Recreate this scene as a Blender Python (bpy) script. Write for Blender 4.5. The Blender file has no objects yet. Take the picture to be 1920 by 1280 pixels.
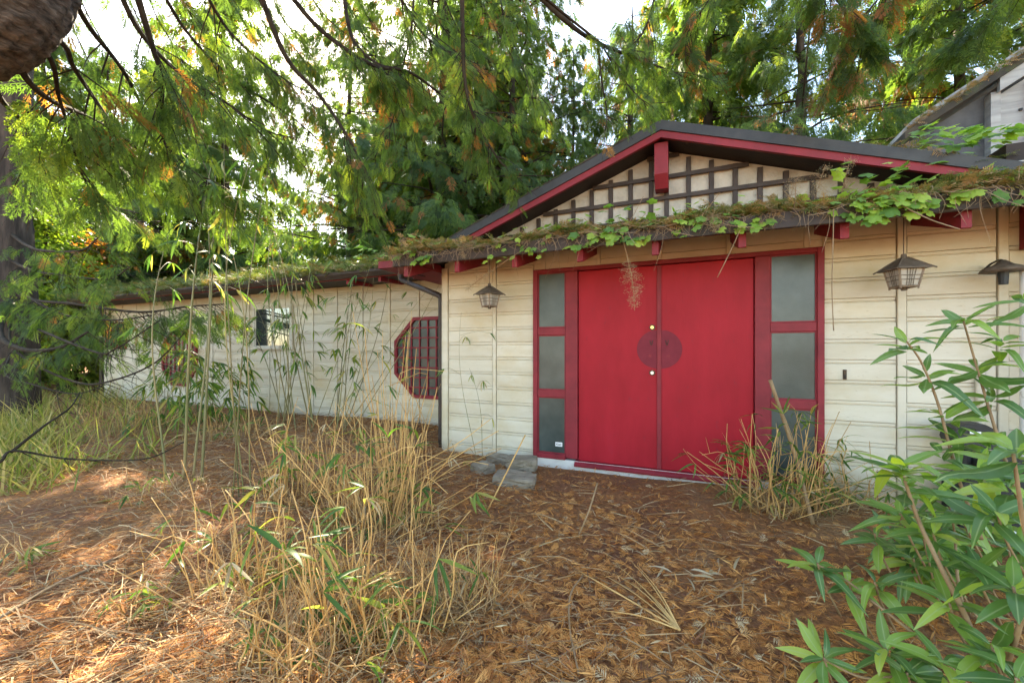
import bpy, math, random
import numpy as np
from mathutils import Vector, Matrix

R = math.radians
scene = bpy.context.scene
col = scene.collection

# ------------------------------------------------------------------ camera
FPX, PHI, HOR = 760.0, R(23.15), 655.0          # focal length in photo pixels, yaw, horizon row
CAM = Vector((0.0, -4.4, 1.40))
cd = bpy.data.cameras.new('camera')
cd.sensor_width = 36.0
cd.lens = 36.0 * FPX / 1920.0
cd.shift_y = (HOR - 640.0) / 1920.0
cd.clip_start, cd.clip_end = 0.05, 500.0
cam = bpy.data.objects.new('camera', cd)
cam.location = CAM
cam.rotation_euler = (R(90), 0, PHI)
col.objects.link(cam)
scene.camera = cam

# ------------------------------------------------------------------ sky, sun, exposure
SUN_AZ, SUN_EL = R(-47.0), R(37.0)              # azimuth from +Y towards +X, elevation
SDIR = Vector((math.sin(SUN_AZ) * math.cos(SUN_EL), math.cos(SUN_AZ) * math.cos(SUN_EL), math.sin(SUN_EL)))
w = bpy.data.worlds.new('World')
scene.world = w
w.use_nodes = True
wn = w.node_tree
bg = wn.nodes['Background']
sky = wn.nodes.new('ShaderNodeTexSky')
sky.sky_type = 'NISHITA'
sky.sun_disc = False
sky.sun_elevation = SUN_EL
sky.sun_rotation = SUN_AZ
sky.air_density, sky.dust_density, sky.ozone_density = 1.0, 0.6, 1.0
wn.links.new(sky.outputs[0], bg.inputs[0])
bg.inputs[1].default_value = 0.15
ld = bpy.data.lights.new('sun', 'SUN')
ld.energy = 5.0
ld.angle = R(0.5)
ld.color = (1.0, 0.93, 0.80)
sun = bpy.data.objects.new('sun', ld)
sun.rotation_euler = SDIR.to_track_quat('Z', 'Y').to_euler()
sun.location = SDIR * 60
col.objects.link(sun)
vs = scene.view_settings
vs.view_transform = 'Standard'
vs.look = 'None'
vs.exposure = 2.6
vs.use_white_balance = True                     # camera set for open shade
vs.white_balance_temperature = 7700
vs.white_balance_tint = 8
vs.gamma = 1.0
vs.use_curve_mapping = False
scene.cycles.max_bounces = 5
scene.cycles.diffuse_bounces = 4
scene.cycles.transparent_max_bounces = 4
scene.cycles.adaptive_threshold = 0.02

# ------------------------------------------------------------------ helpers
FWD = Vector((-math.sin(PHI), math.cos(PHI), 0))
RGT = Vector((math.cos(PHI), math.sin(PHI), 0))
UP = Vector((0, 0, 1))
def ray(px, py): return FWD + RGT * ((px - 960) / FPX) + UP * ((HOR - py) / FPX)
def at(px, py, d): return CAM + ray(px, py) * d                 # a point d metres ahead of the lens
def aty(px, py, Y):                                              # a point on the plane y = Y
    r = ray(px, py)
    return CAM + r * ((Y - CAM.y) / r.y)

def smooth(a, b, t):
    t = min(1, max(0, (t - a) / (b - a)))
    return t * t * (3 - 2 * t)
def gz(x, y):
    z = 0.09 * smooth(-3.0, -0.2, y)
    if x < -2.4: z += 0.05 * smooth(-0.2, 1.0, y) * smooth(-2.4, -3.2, x)
    z += 0.022 * math.sin(1.7 * x + 0.6) * math.cos(1.3 * y + 0.4) + 0.012 * math.sin(4.1 * x + 2.0 * y) * math.cos(3.7 * y - 1.1 * x)
    z += 0.10 * math.exp(-((x + 3.2) ** 2 + (y + 0.9) ** 2) / 1.2) + 0.06 * math.exp(-((x + 5.0) ** 2 + (y - 0.4) ** 2) / 1.5)
    d = math.hypot(x, y)
    if d > 14: z += 0.25 * math.sin(x * 0.21) * math.cos(y * 0.17) * min(1, (d - 14) / 10)
    f = smooth(0.35, 0.9, -y) if (-2.9 < x < 2.6 and y < 0) else 1
    return z if y < -0.9 or not (-2.9 < x < 2.6) else z * f + 0.085 * (1 - f)
def gxy(x, y): return Vector((x, y, gz(x, y)))
def on_ground(px, py):
    r = ray(px, py); t = 1.4 / max(1e-3, -r.z)
    for _ in range(6):
        p = CAM + r * t
        t = (CAM.z - gz(p.x, p.y)) / (-r.z)
    return CAM + r * t

class MB:
    def __init__(s): s.v, s.f = [], []
    def add(s, v, f):
        o = len(s.v); s.v += [tuple(q) for q in v]; s.f += [tuple(i + o for i in q) for q in f]; return s
    def box(s, x0, x1, y0, y1, z0, z1):
        return s.add([(x0,y0,z0),(x1,y0,z0),(x1,y1,z0),(x0,y1,z0),(x0,y0,z1),(x1,y0,z1),(x1,y1,z1),(x0,y1,z1)],
                     [(0,3,2,1),(4,5,6,7),(0,1,5,4),(1,2,6,5),(2,3,7,6),(3,0,4,7)])
    def bbox(s, x0, x1, y0, y1, z0, z1, b=0.004):                # box with chamfered front edges (facing -y)
        v = [(x0,y1,z0),(x1,y1,z0),(x1,y1,z1),(x0,y1,z1),(x0,y0+b,z0),(x1,y0+b,z0),(x1,y0+b,z1),(x0,y0+b,z1),
             (x0+b,y0,z0+b),(x1-b,y0,z0+b),(x1-b,y0,z1-b),(x0+b,y0,z1-b)]
        return s.add(v, [(0,3,2,1),(0,1,5,4),(1,2,6,5),(2,3,7,6),(3,0,4,7),(4,5,9,8),(5,6,10,9),(6,7,11,10),(7,4,8,11),(8,9,10,11)])
    def xprism(s, prof, x0, x1):                                 # prof: (y, z) loop, extruded along x
        n = len(prof)
        return s.add([(x0, a, b) for a, b in prof] + [(x1, a, b) for a, b in prof],
              [tuple(range(n))[::-1], tuple(range(n, 2*n))] + [(i, (i+1) % n, n + (i+1) % n, n + i) for i in range(n)])
    def yprism(s, prof, y0, y1):                                 # prof: (x, z) loop, extruded along y
        n = len(prof)
        return s.add([(a, y0, b) for a, b in prof] + [(a, y1, b) for a, b in prof],
              [tuple(range(n)), tuple(range(n, 2*n))[::-1]] + [((i+1) % n, i, n + i, n + (i+1) % n) for i in range(n)])
    def zprism(s, prof, z0, z1):
        n = len(prof)
        return s.add([(a, b, z0) for a, b in prof] + [(a, b, z1) for a, b in prof],
              [tuple(range(n))[::-1], tuple(range(n, 2*n))] + [(i, (i+1) % n, n + (i+1) % n, n + i) for i in range(n)])
    def tube(s, path, rad, n=6, cap=True):
        P = [Vector(p) for p in path]
        if not hasattr(rad, '__len__'): rad = [rad] * len(P)
        vs_, fs = [], []
        ref = None
        for i, p in enumerate(P):
            t = (P[min(i+1, len(P)-1)] - P[max(i-1, 0)])
            if t.length < 1e-9: t = Vector((0, 0, 1))
            t.normalize()
            if ref is None:
                ref = Vector((0, 0, 1)) if abs(t.z) < 0.9 else Vector((1, 0, 0))
            a = ref - t * ref.dot(t)
            if a.length < 1e-6: a = t.orthogonal()
            a.normalize(); ref = a
            b = t.cross(a)
            for k in range(n):
                g = 2 * math.pi * k / n
                vs_.append(p + (a * math.cos(g) + b * math.sin(g)) * rad[i])
        for i in range(len(P) - 1):
            for k in range(n):
                fs.append((i*n + k, i*n + (k+1) % n, (i+1)*n + (k+1) % n, (i+1)*n + k))
        if cap:
            fs.append(tuple(range(n))[::-1]); fs.append(tuple((len(P)-1)*n + k for k in range(n)))
        return s.add(vs_, fs)
    def mesh(s, name, m, smooth_=False):
        me = bpy.data.meshes.new(name)
        me.from_pydata(s.v, [], s.f); me.update()
        if m: me.materials.append(m)
        if smooth_: me.polygons.foreach_set('use_smooth', [True] * len(me.polygons))
        return me
    def build(s, name, m, parent=None, smooth_=False):
        return link(name, s.mesh(name, m, smooth_), parent)

def link(name, data, parent=None, loc=None, mat=None):
    o = bpy.data.objects.new(name, data)
    col.objects.link(o)
    if parent is not None:
        o.parent = parent
        root = parent
        off = Vector((0, 0, 0))
        while root is not None:
            off += root.location; root = root.parent
        o.matrix_parent_inverse = Matrix.Translation(-off) if parent.parent is None else Matrix.Identity(4)
    if loc is not None: o.location = loc
    if mat is not None: o.matrix_basis = mat
    return o
def tag(o, label=None, cat=None, group=None, kind=None):
    if label: o['label'] = label
    if cat: o['category'] = cat
    if group: o['group'] = group
    if kind: o['kind'] = kind
    return o
def thing(name, loc, label, cat, group=None):
    o = bpy.data.objects.new(name, None)
    o.empty_display_size = 0.1
    col.objects.link(o); o.location = loc
    return tag(o, label, cat, group)

def np_mesh(name, V, F, m, attr=None, smooth_=False):            # V (n,3), F (k,4) or (k,3) quads/tris, attr per vertex
    me = bpy.data.meshes.new(name)
    k = F.shape[1]
    me.vertices.add(len(V)); me.vertices.foreach_set('co', np.ascontiguousarray(V, np.float32).ravel())
    me.loops.add(F.size); me.loops.foreach_set('vertex_index', np.ascontiguousarray(F, np.int32).ravel())
    me.polygons.add(len(F)); me.polygons.foreach_set('loop_start', np.arange(0, F.size, k, dtype=np.int32))
    me.polygons.foreach_set('loop_total', np.full(len(F), k, dtype=np.int32))
    if smooth_: me.polygons.foreach_set('use_smooth', np.ones(len(F), dtype=bool))
    if attr is not None:
        a = me.attributes.new('rnd', 'FLOAT', 'POINT')
        a.data.foreach_set('value', np.ascontiguousarray(attr, np.float32))
    me.materials.append(m)
    me.update(calc_edges=True)
    return me

def unit(a): return a / np.maximum(np.linalg.norm(a, axis=-1, keepdims=True), 1e-9)
def stamp(proto, pos, dirs, nrm, scale, rnd):
    """Copies of a flat leaf/spray (axis +X, face +Z) at pos along dirs; returns V, F, attr."""
    pv, pf = proto
    d = unit(dirs); y = unit(np.cross(nrm, d)); z = np.cross(d, y)
    s = scale[:, None]
    V = (pos[:, None, :] + pv[None, :, 0:1] * (d * s)[:, None, :] + pv[None, :, 1:2] * (y * s)[:, None, :] + pv[None, :, 2:3] * (z * s)[:, None, :])
    n = len(pv); k = len(pos)
    F = pf[None] + (np.arange(k) * n)[:, None, None]
    return V.reshape(-1, 3), F.reshape(-1, pf.shape[1]), np.repeat(rnd, n)
def join(parts):
    V, F, A, o = [], [], [], 0
    for v, f, a in parts:
        V.append(v); F.append(f + o); A.append(a); o += len(v)
    return np.concatenate(V), np.concatenate(F), np.concatenate(A)

def catmull(pts, n):
    P = [Vector(p) for p in pts]
    P = [P[0] * 2 - P[1]] + P + [P[-1] * 2 - P[-2]]
    out = []
    for i in range(1, len(P) - 2):
        for k in range(n):
            t = k / n
            a, b, c, d = P[i-1], P[i], P[i+1], P[i+2]
            out.append(0.5 * ((2*b) + (c-a)*t + (2*a-5*b+4*c-d)*t*t + (3*b-a-3*c+d)*t*t*t))
    out.append(P[-2].copy())
    return out

# ------------------------------------------------------------------ materials
def nodes(name):
    m = bpy.data.materials.new(name); m.use_nodes = True
    nt = m.node_tree
    return m, nt, nt.nodes['Principled BSDF']
def ramp(nt, stops, interp='LINEAR'):
    n = nt.nodes.new('ShaderNodeValToRGB'); n.color_ramp.interpolation = interp
    e = n.color_ramp.elements
    while len(e) < len(stops): e.new(0.5)
    for q, (p, c) in zip(e, stops): q.position = p; q.color = (*c, 1)
    return n
def noise(nt, scale, detail=6, rough=0.6, vec=None, stretch=None, obj=True):
    tc = nt.nodes.new('ShaderNodeTexCoord')
    src = tc.outputs['Object']
    if stretch:
        mp = nt.nodes.new('ShaderNodeMapping'); mp.inputs['Scale'].default_value = stretch
        nt.links.new(src, mp.inputs[0]); src = mp.outputs[0]
    n = nt.nodes.new('ShaderNodeTexNoise')
    n.inputs['Scale'].default_value = scale; n.inputs['Detail'].default_value = detail; n.inputs['Roughness'].default_value = rough
    nt.links.new(src, n.inputs['Vector'])
    return n
def surf(name, c1, c2, scale=4, rough=0.6, stretch=None, bump=0.15, bscale=60, bstretch=None, c3=None, grime=None, spec=0.4, vary=0.0):
    """Two or three colours mixed by noise, fine bump, optional grime specks, small variation per object."""
    m, nt, b = nodes(name)
    n = noise(nt, scale, stretch=stretch)
    st = [(0.35, c1), (0.65, c2)] + ([(0.8, c3)] if c3 else [])
    r = ramp(nt, st); nt.links.new(n.outputs[0], r.inputs[0])
    out = r.outputs[0]
    if grime:
        g = noise(nt, grime[1], 8, 0.75, stretch=stretch); gr = ramp(nt, [(grime[2], (0, 0, 0)), (grime[2] + 0.12, (1, 1, 1))])
        nt.links.new(g.outputs[0], gr.inputs[0])
        mx = nt.nodes.new('ShaderNodeMixRGB'); mx.inputs[2].default_value = (*grime[0], 1)
        nt.links.new(gr.outputs[0], mx.inputs[0]); nt.links.new(out, mx.inputs[1]); out = mx.outputs[0]
    if vary:
        oi = nt.nodes.new('ShaderNodeObjectInfo'); mr = nt.nodes.new('ShaderNodeMapRange')
        mr.inputs[3].default_value, mr.inputs[4].default_value = 1 - vary, 1 + vary
        hs = nt.nodes.new('ShaderNodeHueSaturation')
        nt.links.new(oi.outputs['Random'], mr.inputs[0]); nt.links.new(mr.outputs[0], hs.inputs['Value'])
        nt.links.new(out, hs.inputs['Color']); out = hs.outputs[0]
    nt.links.new(out, b.inputs['Base Color'])
    b.inputs['Roughness'].default_value = rough
    b.inputs['Specular IOR Level'].default_value = spec
    if bump:
        bn = noise(nt, bscale, 5, 0.65, stretch=bstretch or stretch)
        bp = nt.nodes.new('ShaderNodeBump'); bp.inputs['Strength'].default_value = bump; bp.inputs['Distance'].default_value = 0.01
        nt.links.new(bn.outputs[0], bp.inputs['Height']); nt.links.new(bp.outputs[0], b.inputs['Normal'])
    return m
def leafmat(name, stops, trans=0.45, rough=0.45, tgain=(1.25, 1.35, 0.7), use='attr', spec=0.35):
    m, nt, b = nodes(name)
    if use == 'attr':
        a = nt.nodes.new('ShaderNodeAttribute'); a.attribute_name = 'rnd'; src = a.outputs['Fac']
    else:
        a = nt.nodes.new('ShaderNodeObjectInfo'); src = a.outputs['Random']
    r = ramp(nt, stops); nt.links.new(src, r.inputs[0])
    nt.links.new(r.outputs[0], b.inputs['Base Color'])
    b.inputs['Roughness'].default_value = rough; b.inputs['Specular IOR Level'].default_value = spec
    t = nt.nodes.new('ShaderNodeBsdfTranslucent')
    mx = nt.nodes.new('ShaderNodeMixRGB'); mx.blend_type = 'MULTIPLY'; mx.inputs[0].default_value = 1; mx.inputs[2].default_value = (*tgain, 1)
    nt.links.new(r.outputs[0], mx.inputs[1]); nt.links.new(mx.outputs[0], t.inputs[0])
    ms = nt.nodes.new('ShaderNodeMixShader'); ms.inputs[0].default_value = trans
    out = nt.nodes['Material Output']
    nt.links.new(b.outputs[0], ms.inputs[1]); nt.links.new(t.outputs[0], ms.inputs[2]); nt.links.new(ms.outputs[0], out.inputs[0])
    return m

M = {}
M['cream'] = surf('cream_paint', (0.55, 0.49, 0.375), (0.63, 0.575, 0.465), 2.2, 0.6, (0.6, 1, 3), 0.12, 40, (0.4, 1, 6), grime=((0.28, 0.21, 0.12), 26, 0.61), vary=0.05)
nt = M['cream'].node_tree; b = nt.nodes['Principled BSDF']
src = b.inputs['Base Color'].links[0].from_socket
n9 = noise(nt, 0.9, 6, 0.7, stretch=(1, 1, 1.4)); r9 = ramp(nt, [(0.46, (0, 0, 0)), (0.72, (1, 1, 1))]); nt.links.new(n9.outputs[0], r9.inputs[0])
mx = nt.nodes.new('ShaderNodeMixRGB'); mx.blend_type = 'MULTIPLY'; mx.inputs[2].default_value = (0.88, 0.77, 0.56, 1)
nt.links.new(r9.outputs[0], mx.inputs[0]); nt.links.new(src, mx.inputs[1]); nt.links.new(mx.outputs[0], b.inputs['Base Color'])
M['cream_old'] = surf('weathered_cream_paint', (0.50, 0.44, 0.33), (0.64, 0.58, 0.47), 5, 0.7, None, 0.2, 50, grime=((0.25, 0.18, 0.10), 18, 0.58), vary=0.06)
M['stucco'] = surf('rough_stucco', (0.38, 0.345, 0.285), (0.52, 0.48, 0.41), 7, 0.85, None, 0.9, 38, grime=((0.26, 0.20, 0.13), 15, 0.60))
M['red'] = surf('red_door_paint', (0.30, 0.009, 0.018), (0.37, 0.012, 0.024), 2.6, 0.5, (1.4, 1, 0.6), 0.22, 70, (1.5, 1, 0.10), c3=(0.35, 0.022, 0.042), grime=((0.21, 0.02, 0.03), 14, 0.60), spec=0.18)
M['redtrim'] = surf('red_trim_paint', (0.18, 0.011, 0.019), (0.25, 0.017, 0.027), 5, 0.6, None, 0.2, 45, grime=((0.10, 0.02, 0.02), 22, 0.62))
M['plate'] = surf('painted_metal_plate', (0.165, 0.014, 0.026), (0.205, 0.020, 0.034), 9, 0.55, None, 0.1, 60, spec=0.2)
M['brown'] = surf('dark_brown_trim', (0.030, 0.019, 0.014), (0.055, 0.036, 0.028), 6, 0.6, None, 0.25, 40)
M['soffit'] = surf('dark_soffit_boards', (0.020, 0.013, 0.011), (0.035, 0.022, 0.018), 4, 0.7, None, 0.2, 30)
M['black'] = surf('black_roof_edge', (0.022, 0.021, 0.021), (0.045, 0.042, 0.040), 5, 0.5, None, 0.15, 40, grime=((0.10, 0.09, 0.07), 12, 0.64))
M['roofing'] = surf('mossy_shingles', (0.035, 0.032, 0.026), (0.09, 0.07, 0.045), 4, 0.9, None, 0.6, 30, grime=((0.06, 0.08, 0.025), 6, 0.52))
M['concrete'] = surf('old_concrete', (0.19, 0.15, 0.105), (0.29, 0.24, 0.175), 6, 0.9, None, 0.6, 40, grime=((0.09, 0.085, 0.06), 8, 0.56), vary=0.1)
M['whitebase'] = surf('white_base_paint', (0.55, 0.53, 0.49), (0.68, 0.66, 0.62), 5, 0.7, None, 0.3, 40, grime=((0.22, 0.17, 0.11), 10, 0.6))
M['grey'] = surf('weathered_grey_wood', (0.26, 0.26, 0.25), (0.42, 0.42, 0.40), 5, 0.8, (0.3, 1, 3), 0.3, 40)
M['slate'] = surf('dark_grey_panel', (0.05, 0.052, 0.056), (0.11, 0.112, 0.115), 4, 0.7, None, 0.2, 30)
M['lantern'] = surf('weathered_lantern_metal', (0.07, 0.05, 0.035), (0.15, 0.115, 0.085), 12, 0.7, None, 0.4, 50)
M['lanternframe'] = surf('lantern_frame_wood', (0.17, 0.12, 0.08), (0.26, 0.19, 0.13), 12, 0.7, None, 0.4, 50)
M['lanternpane'] = surf('milky_lantern_pane', (0.34, 0.30, 0.24), (0.42, 0.38, 0.32), 8, 0.35, None, 0.05, 20)
M['meter'] = surf('dark_meter_metal', (0.010, 0.011, 0.012), (0.022, 0.023, 0.025), 8, 0.5, None, 0.2, 40)
M['bark'] = surf('cedar_bark', (0.028, 0.021, 0.017), (0.075, 0.056, 0.044), 7, 0.9, (1.5, 1.5, 0.25), 1.0, 22, (1.6, 1.6, 0.22), c3=(0.12, 0.095, 0.075))
M['nearbark'] = surf('furrowed_bark', (0.022, 0.017, 0.014), (0.15, 0.12, 0.10), 16, 0.9, (1.0, 1.0, 4.5), 1.0, 30, (1.0, 1.0, 4.5), c3=(0.42, 0.37, 0.32))
M['limb'] = surf('limb_bark', (0.022, 0.017, 0.013), (0.055, 0.043, 0.030), 14, 0.95, None, 0.6, 40, c3=(0.065, 0.062, 0.036), spec=0.15)
M['twig'] = surf('twig_bark', (0.05, 0.035, 0.025), (0.10, 0.07, 0.045), 20, 0.85, None, 0)
M['stem'] = surf('tan_shrub_stem', (0.22, 0.13, 0.06), (0.32, 0.20, 0.10), 14, 0.7, None, 0.3, 50)
M['culm'] = surf('bamboo_culm', (0.14, 0.15, 0.06), (0.28, 0.22, 0.10), 3, 0.45, (1, 1, 0.5), 0.05, 30, c3=(0.40, 0.28, 0.15), vary=0.4)
M['straw'] = surf('dry_straw', (0.46, 0.24, 0.075), (0.62, 0.38, 0.14), 5, 0.6, None, 0, vary=0.25)
M['root'] = surf('hanging_root', (0.20, 0.13, 0.07), (0.32, 0.22, 0.13), 10, 0.8, None, 0)
M['paper'] = surf('white_sticker', (0.74, 0.74, 0.74), (0.78, 0.78, 0.78), 5, 0.5, None, 0)
M['ink'] = surf('black_ink', (0.02, 0.02, 0.03), (0.03, 0.03, 0.04), 5, 0.5, None, 0)
m, nt, b = nodes('brass'); b.inputs['Metallic'].default_value = 1; b.inputs['Base Color'].default_value = (0.80, 0.55, 0.20, 1); b.inputs['Roughness'].default_value = 0.3; M['brass'] = m
m, nt, b = nodes('dark_bronze'); b.inputs['Metallic'].default_value = 0.8; b.inputs['Base Color'].default_value = (0.06, 0.045, 0.035, 1); b.inputs['Roughness'].default_value = 0.4; M['bronze'] = m
m, nt, b = nodes('steel'); b.inputs['Metallic'].default_value = 1; b.inputs['Base Color'].default_value = (0.6, 0.6, 0.62, 1); b.inputs['Roughness'].default_value = 0.3; M['steel'] = m

def glassmat(name, c1, c2, rough, bump):
    m, nt, b = nodes(name)
    n = noise(nt, 3.5, 5); r = ramp(nt, [(0.3, c1), (0.75, c2)]); nt.links.new(n.outputs[0], r.inputs[0])
    nt.links.new(r.outputs[0], b.inputs['Base Color'])
    b.inputs['Roughness'].default_value = rough; b.inputs['Specular IOR Level'].default_value = 0.45
    b.inputs['Coat Weight'].default_value = 0.15; b.inputs['Coat Roughness'].default_value = 0.15
    n2 = noise(nt, 90, 3); bp = nt.nodes.new('ShaderNodeBump'); bp.inputs['Strength'].default_value = bump; bp.inputs['Distance'].default_value = 0.004
    nt.links.new(n2.outputs[0], bp.inputs['Height']); nt.links.new(bp.outputs[0], b.inputs['Normal'])
    return m
M['frost'] = glassmat('frosted_glass', (0.028, 0.040, 0.038), (0.075, 0.092, 0.085), 0.28, 0.35)
m, nt, b = nodes('window_glass'); b.inputs['Base Color'].default_value = (0.03, 0.04, 0.035, 1); b.inputs['Roughness'].default_value = 0.04; b.inputs['Specular IOR Level'].default_value = 1.0; b.inputs['IOR'].default_value = 1.9; M['glass'] = m

# ground: soil under the needle litter
m, nt, b = nodes('forest_floor')
n1 = noise(nt, 1.3, 5); r1 = ramp(nt, [(0.35, (0.27, 0.11, 0.045)), (0.55, (0.40, 0.17, 0.055)), (0.7, (0.42, 0.25, 0.12))]); nt.links.new(n1.outputs[0], r1.inputs[0])
n2 = noise(nt, 45, 8, 0.75); r2 = ramp(nt, [(0.35, (0.42, 0.38, 0.36)), (0.65, (1.3, 1.25, 1.15))]); nt.links.new(n2.outputs[0], r2.inputs[0])
mx = nt.nodes.new('ShaderNodeMixRGB'); mx.blend_type = 'MULTIPLY'; mx.inputs[0].default_value = 1
nt.links.new(r1.outputs[0], mx.inputs[1]); nt.links.new(r2.outputs[0], mx.inputs[2]); nt.links.new(mx.outputs[0], b.inputs['Base Color'])
b.inputs['Roughness'].default_value = 0.95
bp = nt.nodes.new('ShaderNodeBump'); bp.inputs['Strength'].default_value = 1.0; bp.inputs['Distance'].default_value = 0.03
nt.links.new(n2.outputs[0], bp.inputs['Height']); nt.links.new(bp.outputs[0], b.inputs['Normal'])
M['ground'] = m

CEDAR = [(0.0, (0.048, 0.092, 0.036)), (0.35, (0.080, 0.140, 0.042)), (0.62, (0.13, 0.205, 0.050)), (0.80, (0.24, 0.30, 0.06)), (0.86, (0.22, 0.13, 0.05)), (1.0, (0.34, 0.14, 0.05))]
M['cedar'] = leafmat('cedar_sprays', CEDAR, 0.62, 0.55, (1.6, 1.6, 0.65))
M['litter'] = leafmat('fallen_cedar_fronds', [(0.0, (0.20, 0.085, 0.05)), (0.25, (0.44, 0.17, 0.05)), (0.6, (0.68, 0.29, 0.07)), (0.9, (0.72, 0.38, 0.13)), (1.0, (0.66, 0.50, 0.28))], 0.2, 0.7, (1.1, 1, 0.8))
M['strawbits'] = leafmat('straw_litter', [(0.0, (0.16, 0.09, 0.045)), (0.5, (0.34, 0.20, 0.09)), (1.0, (0.54, 0.39, 0.21))], 0.1, 0.7, (1, 1, 1))
M['maple'] = leafmat('yellow_green_leaves', [(0.0, (0.07, 0.13, 0.02)), (0.5, (0.17, 0.24, 0.03)), (0.85, (0.30, 0.32, 0.05)), (0.93, (0.42, 0.24, 0.05)), (1.0, (0.45, 0.16, 0.04))], 0.55, 0.5)
M['grass'] = leafmat('grass_blades', [(0.0, (0.13, 0.18, 0.03)), (0.35, (0.24, 0.27, 0.05)), (0.65, (0.42, 0.34, 0.12)), (1.0, (0.56, 0.42, 0.20))], 0.4, 0.5)
M['bleaf'] = leafmat('bamboo_leaves', [(0.0, (0.055, 0.13, 0.035)), (0.5, (0.12, 0.22, 0.045)), (0.85, (0.26, 0.32, 0.06)), (1.0, (0.46, 0.36, 0.12))], 0.5, 0.4, use='obj')
M['dryleaf'] = leafmat('dry_bamboo_leaves', [(0.0, (0.34, 0.25, 0.13)), (1.0, (0.56, 0.45, 0.28))], 0.3, 0.6, (1, 1, 1), use='obj')
M['rhodo'] = leafmat('glossy_shrub_leaves', [(0.0, (0.07, 0.15, 0.04)), (0.5, (0.14, 0.25, 0.05)), (0.82, (0.26, 0.38, 0.06)), (1.0, (0.38, 0.45, 0.07))], 0.38, 0.30, (1.3, 1.5, 0.5), use='obj', spec=0.55)
M['vine'] = leafmat('vine_leaves', [(0.0, (0.12, 0.24, 0.06)), (0.5, (0.24, 0.40, 0.07)), (1.0, (0.42, 0.54, 0.09))], 0.5, 0.45, use='obj')
M['moss'] = leafmat('mossy_roof_growth', [(0.0, (0.08, 0.12, 0.03)), (0.4, (0.18, 0.20, 0.05)), (0.65, (0.32, 0.18, 0.07)), (1.0, (0.48, 0.28, 0.13))], 0.3, 0.7)
M['seed'] = leafmat('seed_heads', [(0.0, (0.28, 0.24, 0.12)), (1.0, (0.55, 0.42, 0.24))], 0.3, 0.7, (1, 1, 1))

nt = M['rhodo'].node_tree; b = nt.nodes['Principled BSDF']; src = b.inputs['Base Color'].links[0].from_socket
tcn = nt.nodes.new('ShaderNodeTexCoord'); sx = nt.nodes.new('ShaderNodeSeparateXYZ'); nt.links.new(tcn.outputs['Object'], sx.inputs[0])
ab = nt.nodes.new('ShaderNodeMath'); ab.operation = 'ABSOLUTE'; nt.links.new(sx.outputs[1], ab.inputs[0])
rb_ = ramp(nt, [(0.0, (1, 1, 1)), (0.016, (0, 0, 0))]); nt.links.new(ab.outputs[0], rb_.inputs[0])
mx = nt.nodes.new('ShaderNodeMixRGB'); mx.inputs[2].default_value = (0.34, 0.42, 0.16, 1); nt.links.new(rb_.outputs[0], mx.inputs[0]); nt.links.new(src, mx.inputs[1])
nn = noise(nt, 7, 6, 0.7); rn_ = ramp(nt, [(0.64, (0, 0, 0)), (0.72, (1, 1, 1))]); nt.links.new(nn.outputs[0], rn_.inputs[0])
m2 = nt.nodes.new('ShaderNodeMixRGB'); m2.inputs[2].default_value = (0.20, 0.15, 0.05, 1); nt.links.new(rn_.outputs[0], m2.inputs[0]); nt.links.new(mx.outputs[0], m2.inputs[1]); nt.links.new(m2.outputs[0], b.inputs['Base Color'])

# ================================================================== setting: ground
def axis_pts(lo, a, b, hi, fine, coarse):
    p = list(np.arange(a, b, fine)); q = a; s = fine
    while q > lo: s = min(coarse, s * 1.25); q -= s; p.insert(0, q)
    q = p[-1]; s = fine
    while q < hi: s = min(coarse, s * 1.25); q += s; p.append(q)
    return p
gx_, gy_ = axis_pts(-90, -7, 4, 90, 0.12, 6), axis_pts(-60, -4.2, 2.0, 90, 0.12, 6)
V = [(x, y, gz(x, y)) for y in gy_ for x in gx_]
nx = len(gx_)
F = [(j*nx+i, j*nx+i+1, (j+1)*nx+i+1, (j+1)*nx+i) for j in range(len(gy_)-1) for i in range(nx-1)]
g = MB(); g.v, g.f = V, F
tag(g.build('ground', M['ground'], smooth_=True), 'brown forest floor of soil and needles around the house', kind='structure')

# ================================================================== the house
house = thing('house', (-0.24, 0, 0.05), 'low cream sided house with red double door, lattice gable and long left wing', 'house')
rs = random.Random(3)
PITCH = 0.177
def boards(x0, x1, z0, z1, Y, parent, m='cream'):
    """Drop siding: every board an object of its own, with a flat face, a groove and a lip."""
    z = z0
    while z < z1 - 0.03:
        h = min(PITCH, z1 - z)
        o = rs.uniform(-0.0015, 0.0015); dz = rs.uniform(-0.0015, 0.0015)
        a = Y + o
        if h > 0.17:
            pr = [(Y+0.002, z+dz), (a-0.019, z+dz), (a-0.020, z+0.003+dz), (a-0.020, z+0.134), (a-0.012, z+0.139), (a-0.002, z+0.140), (a-0.002, z+0.1455), (a-0.013, z+0.147), (a-0.016, z+0.150), (a-0.016, z+0.171+dz), (a-0.012, z+0.172+dz), (Y+0.002, z+0.172+dz)]
        else:
            pr = [(Y+0.002, z), (a-0.020, z), (a-0.020, z+h-0.003), (Y+0.002, z+h-0.003)]
        mb = MB().xprism(pr, x0 + rs.uniform(0, 0.004), x1 - rs.uniform(0, 0.004))
        mb.build('siding_board', M[m], parent)
        z += PITCH
def batten(x, w_, z0, z1, Y, parent, m='cream', t=0.034):
    MB().bbox(x - w_/2, x + w_/2, Y - t, Y + 0.001, z0, z1, 0.004).build('batten', M[m], parent)

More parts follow.
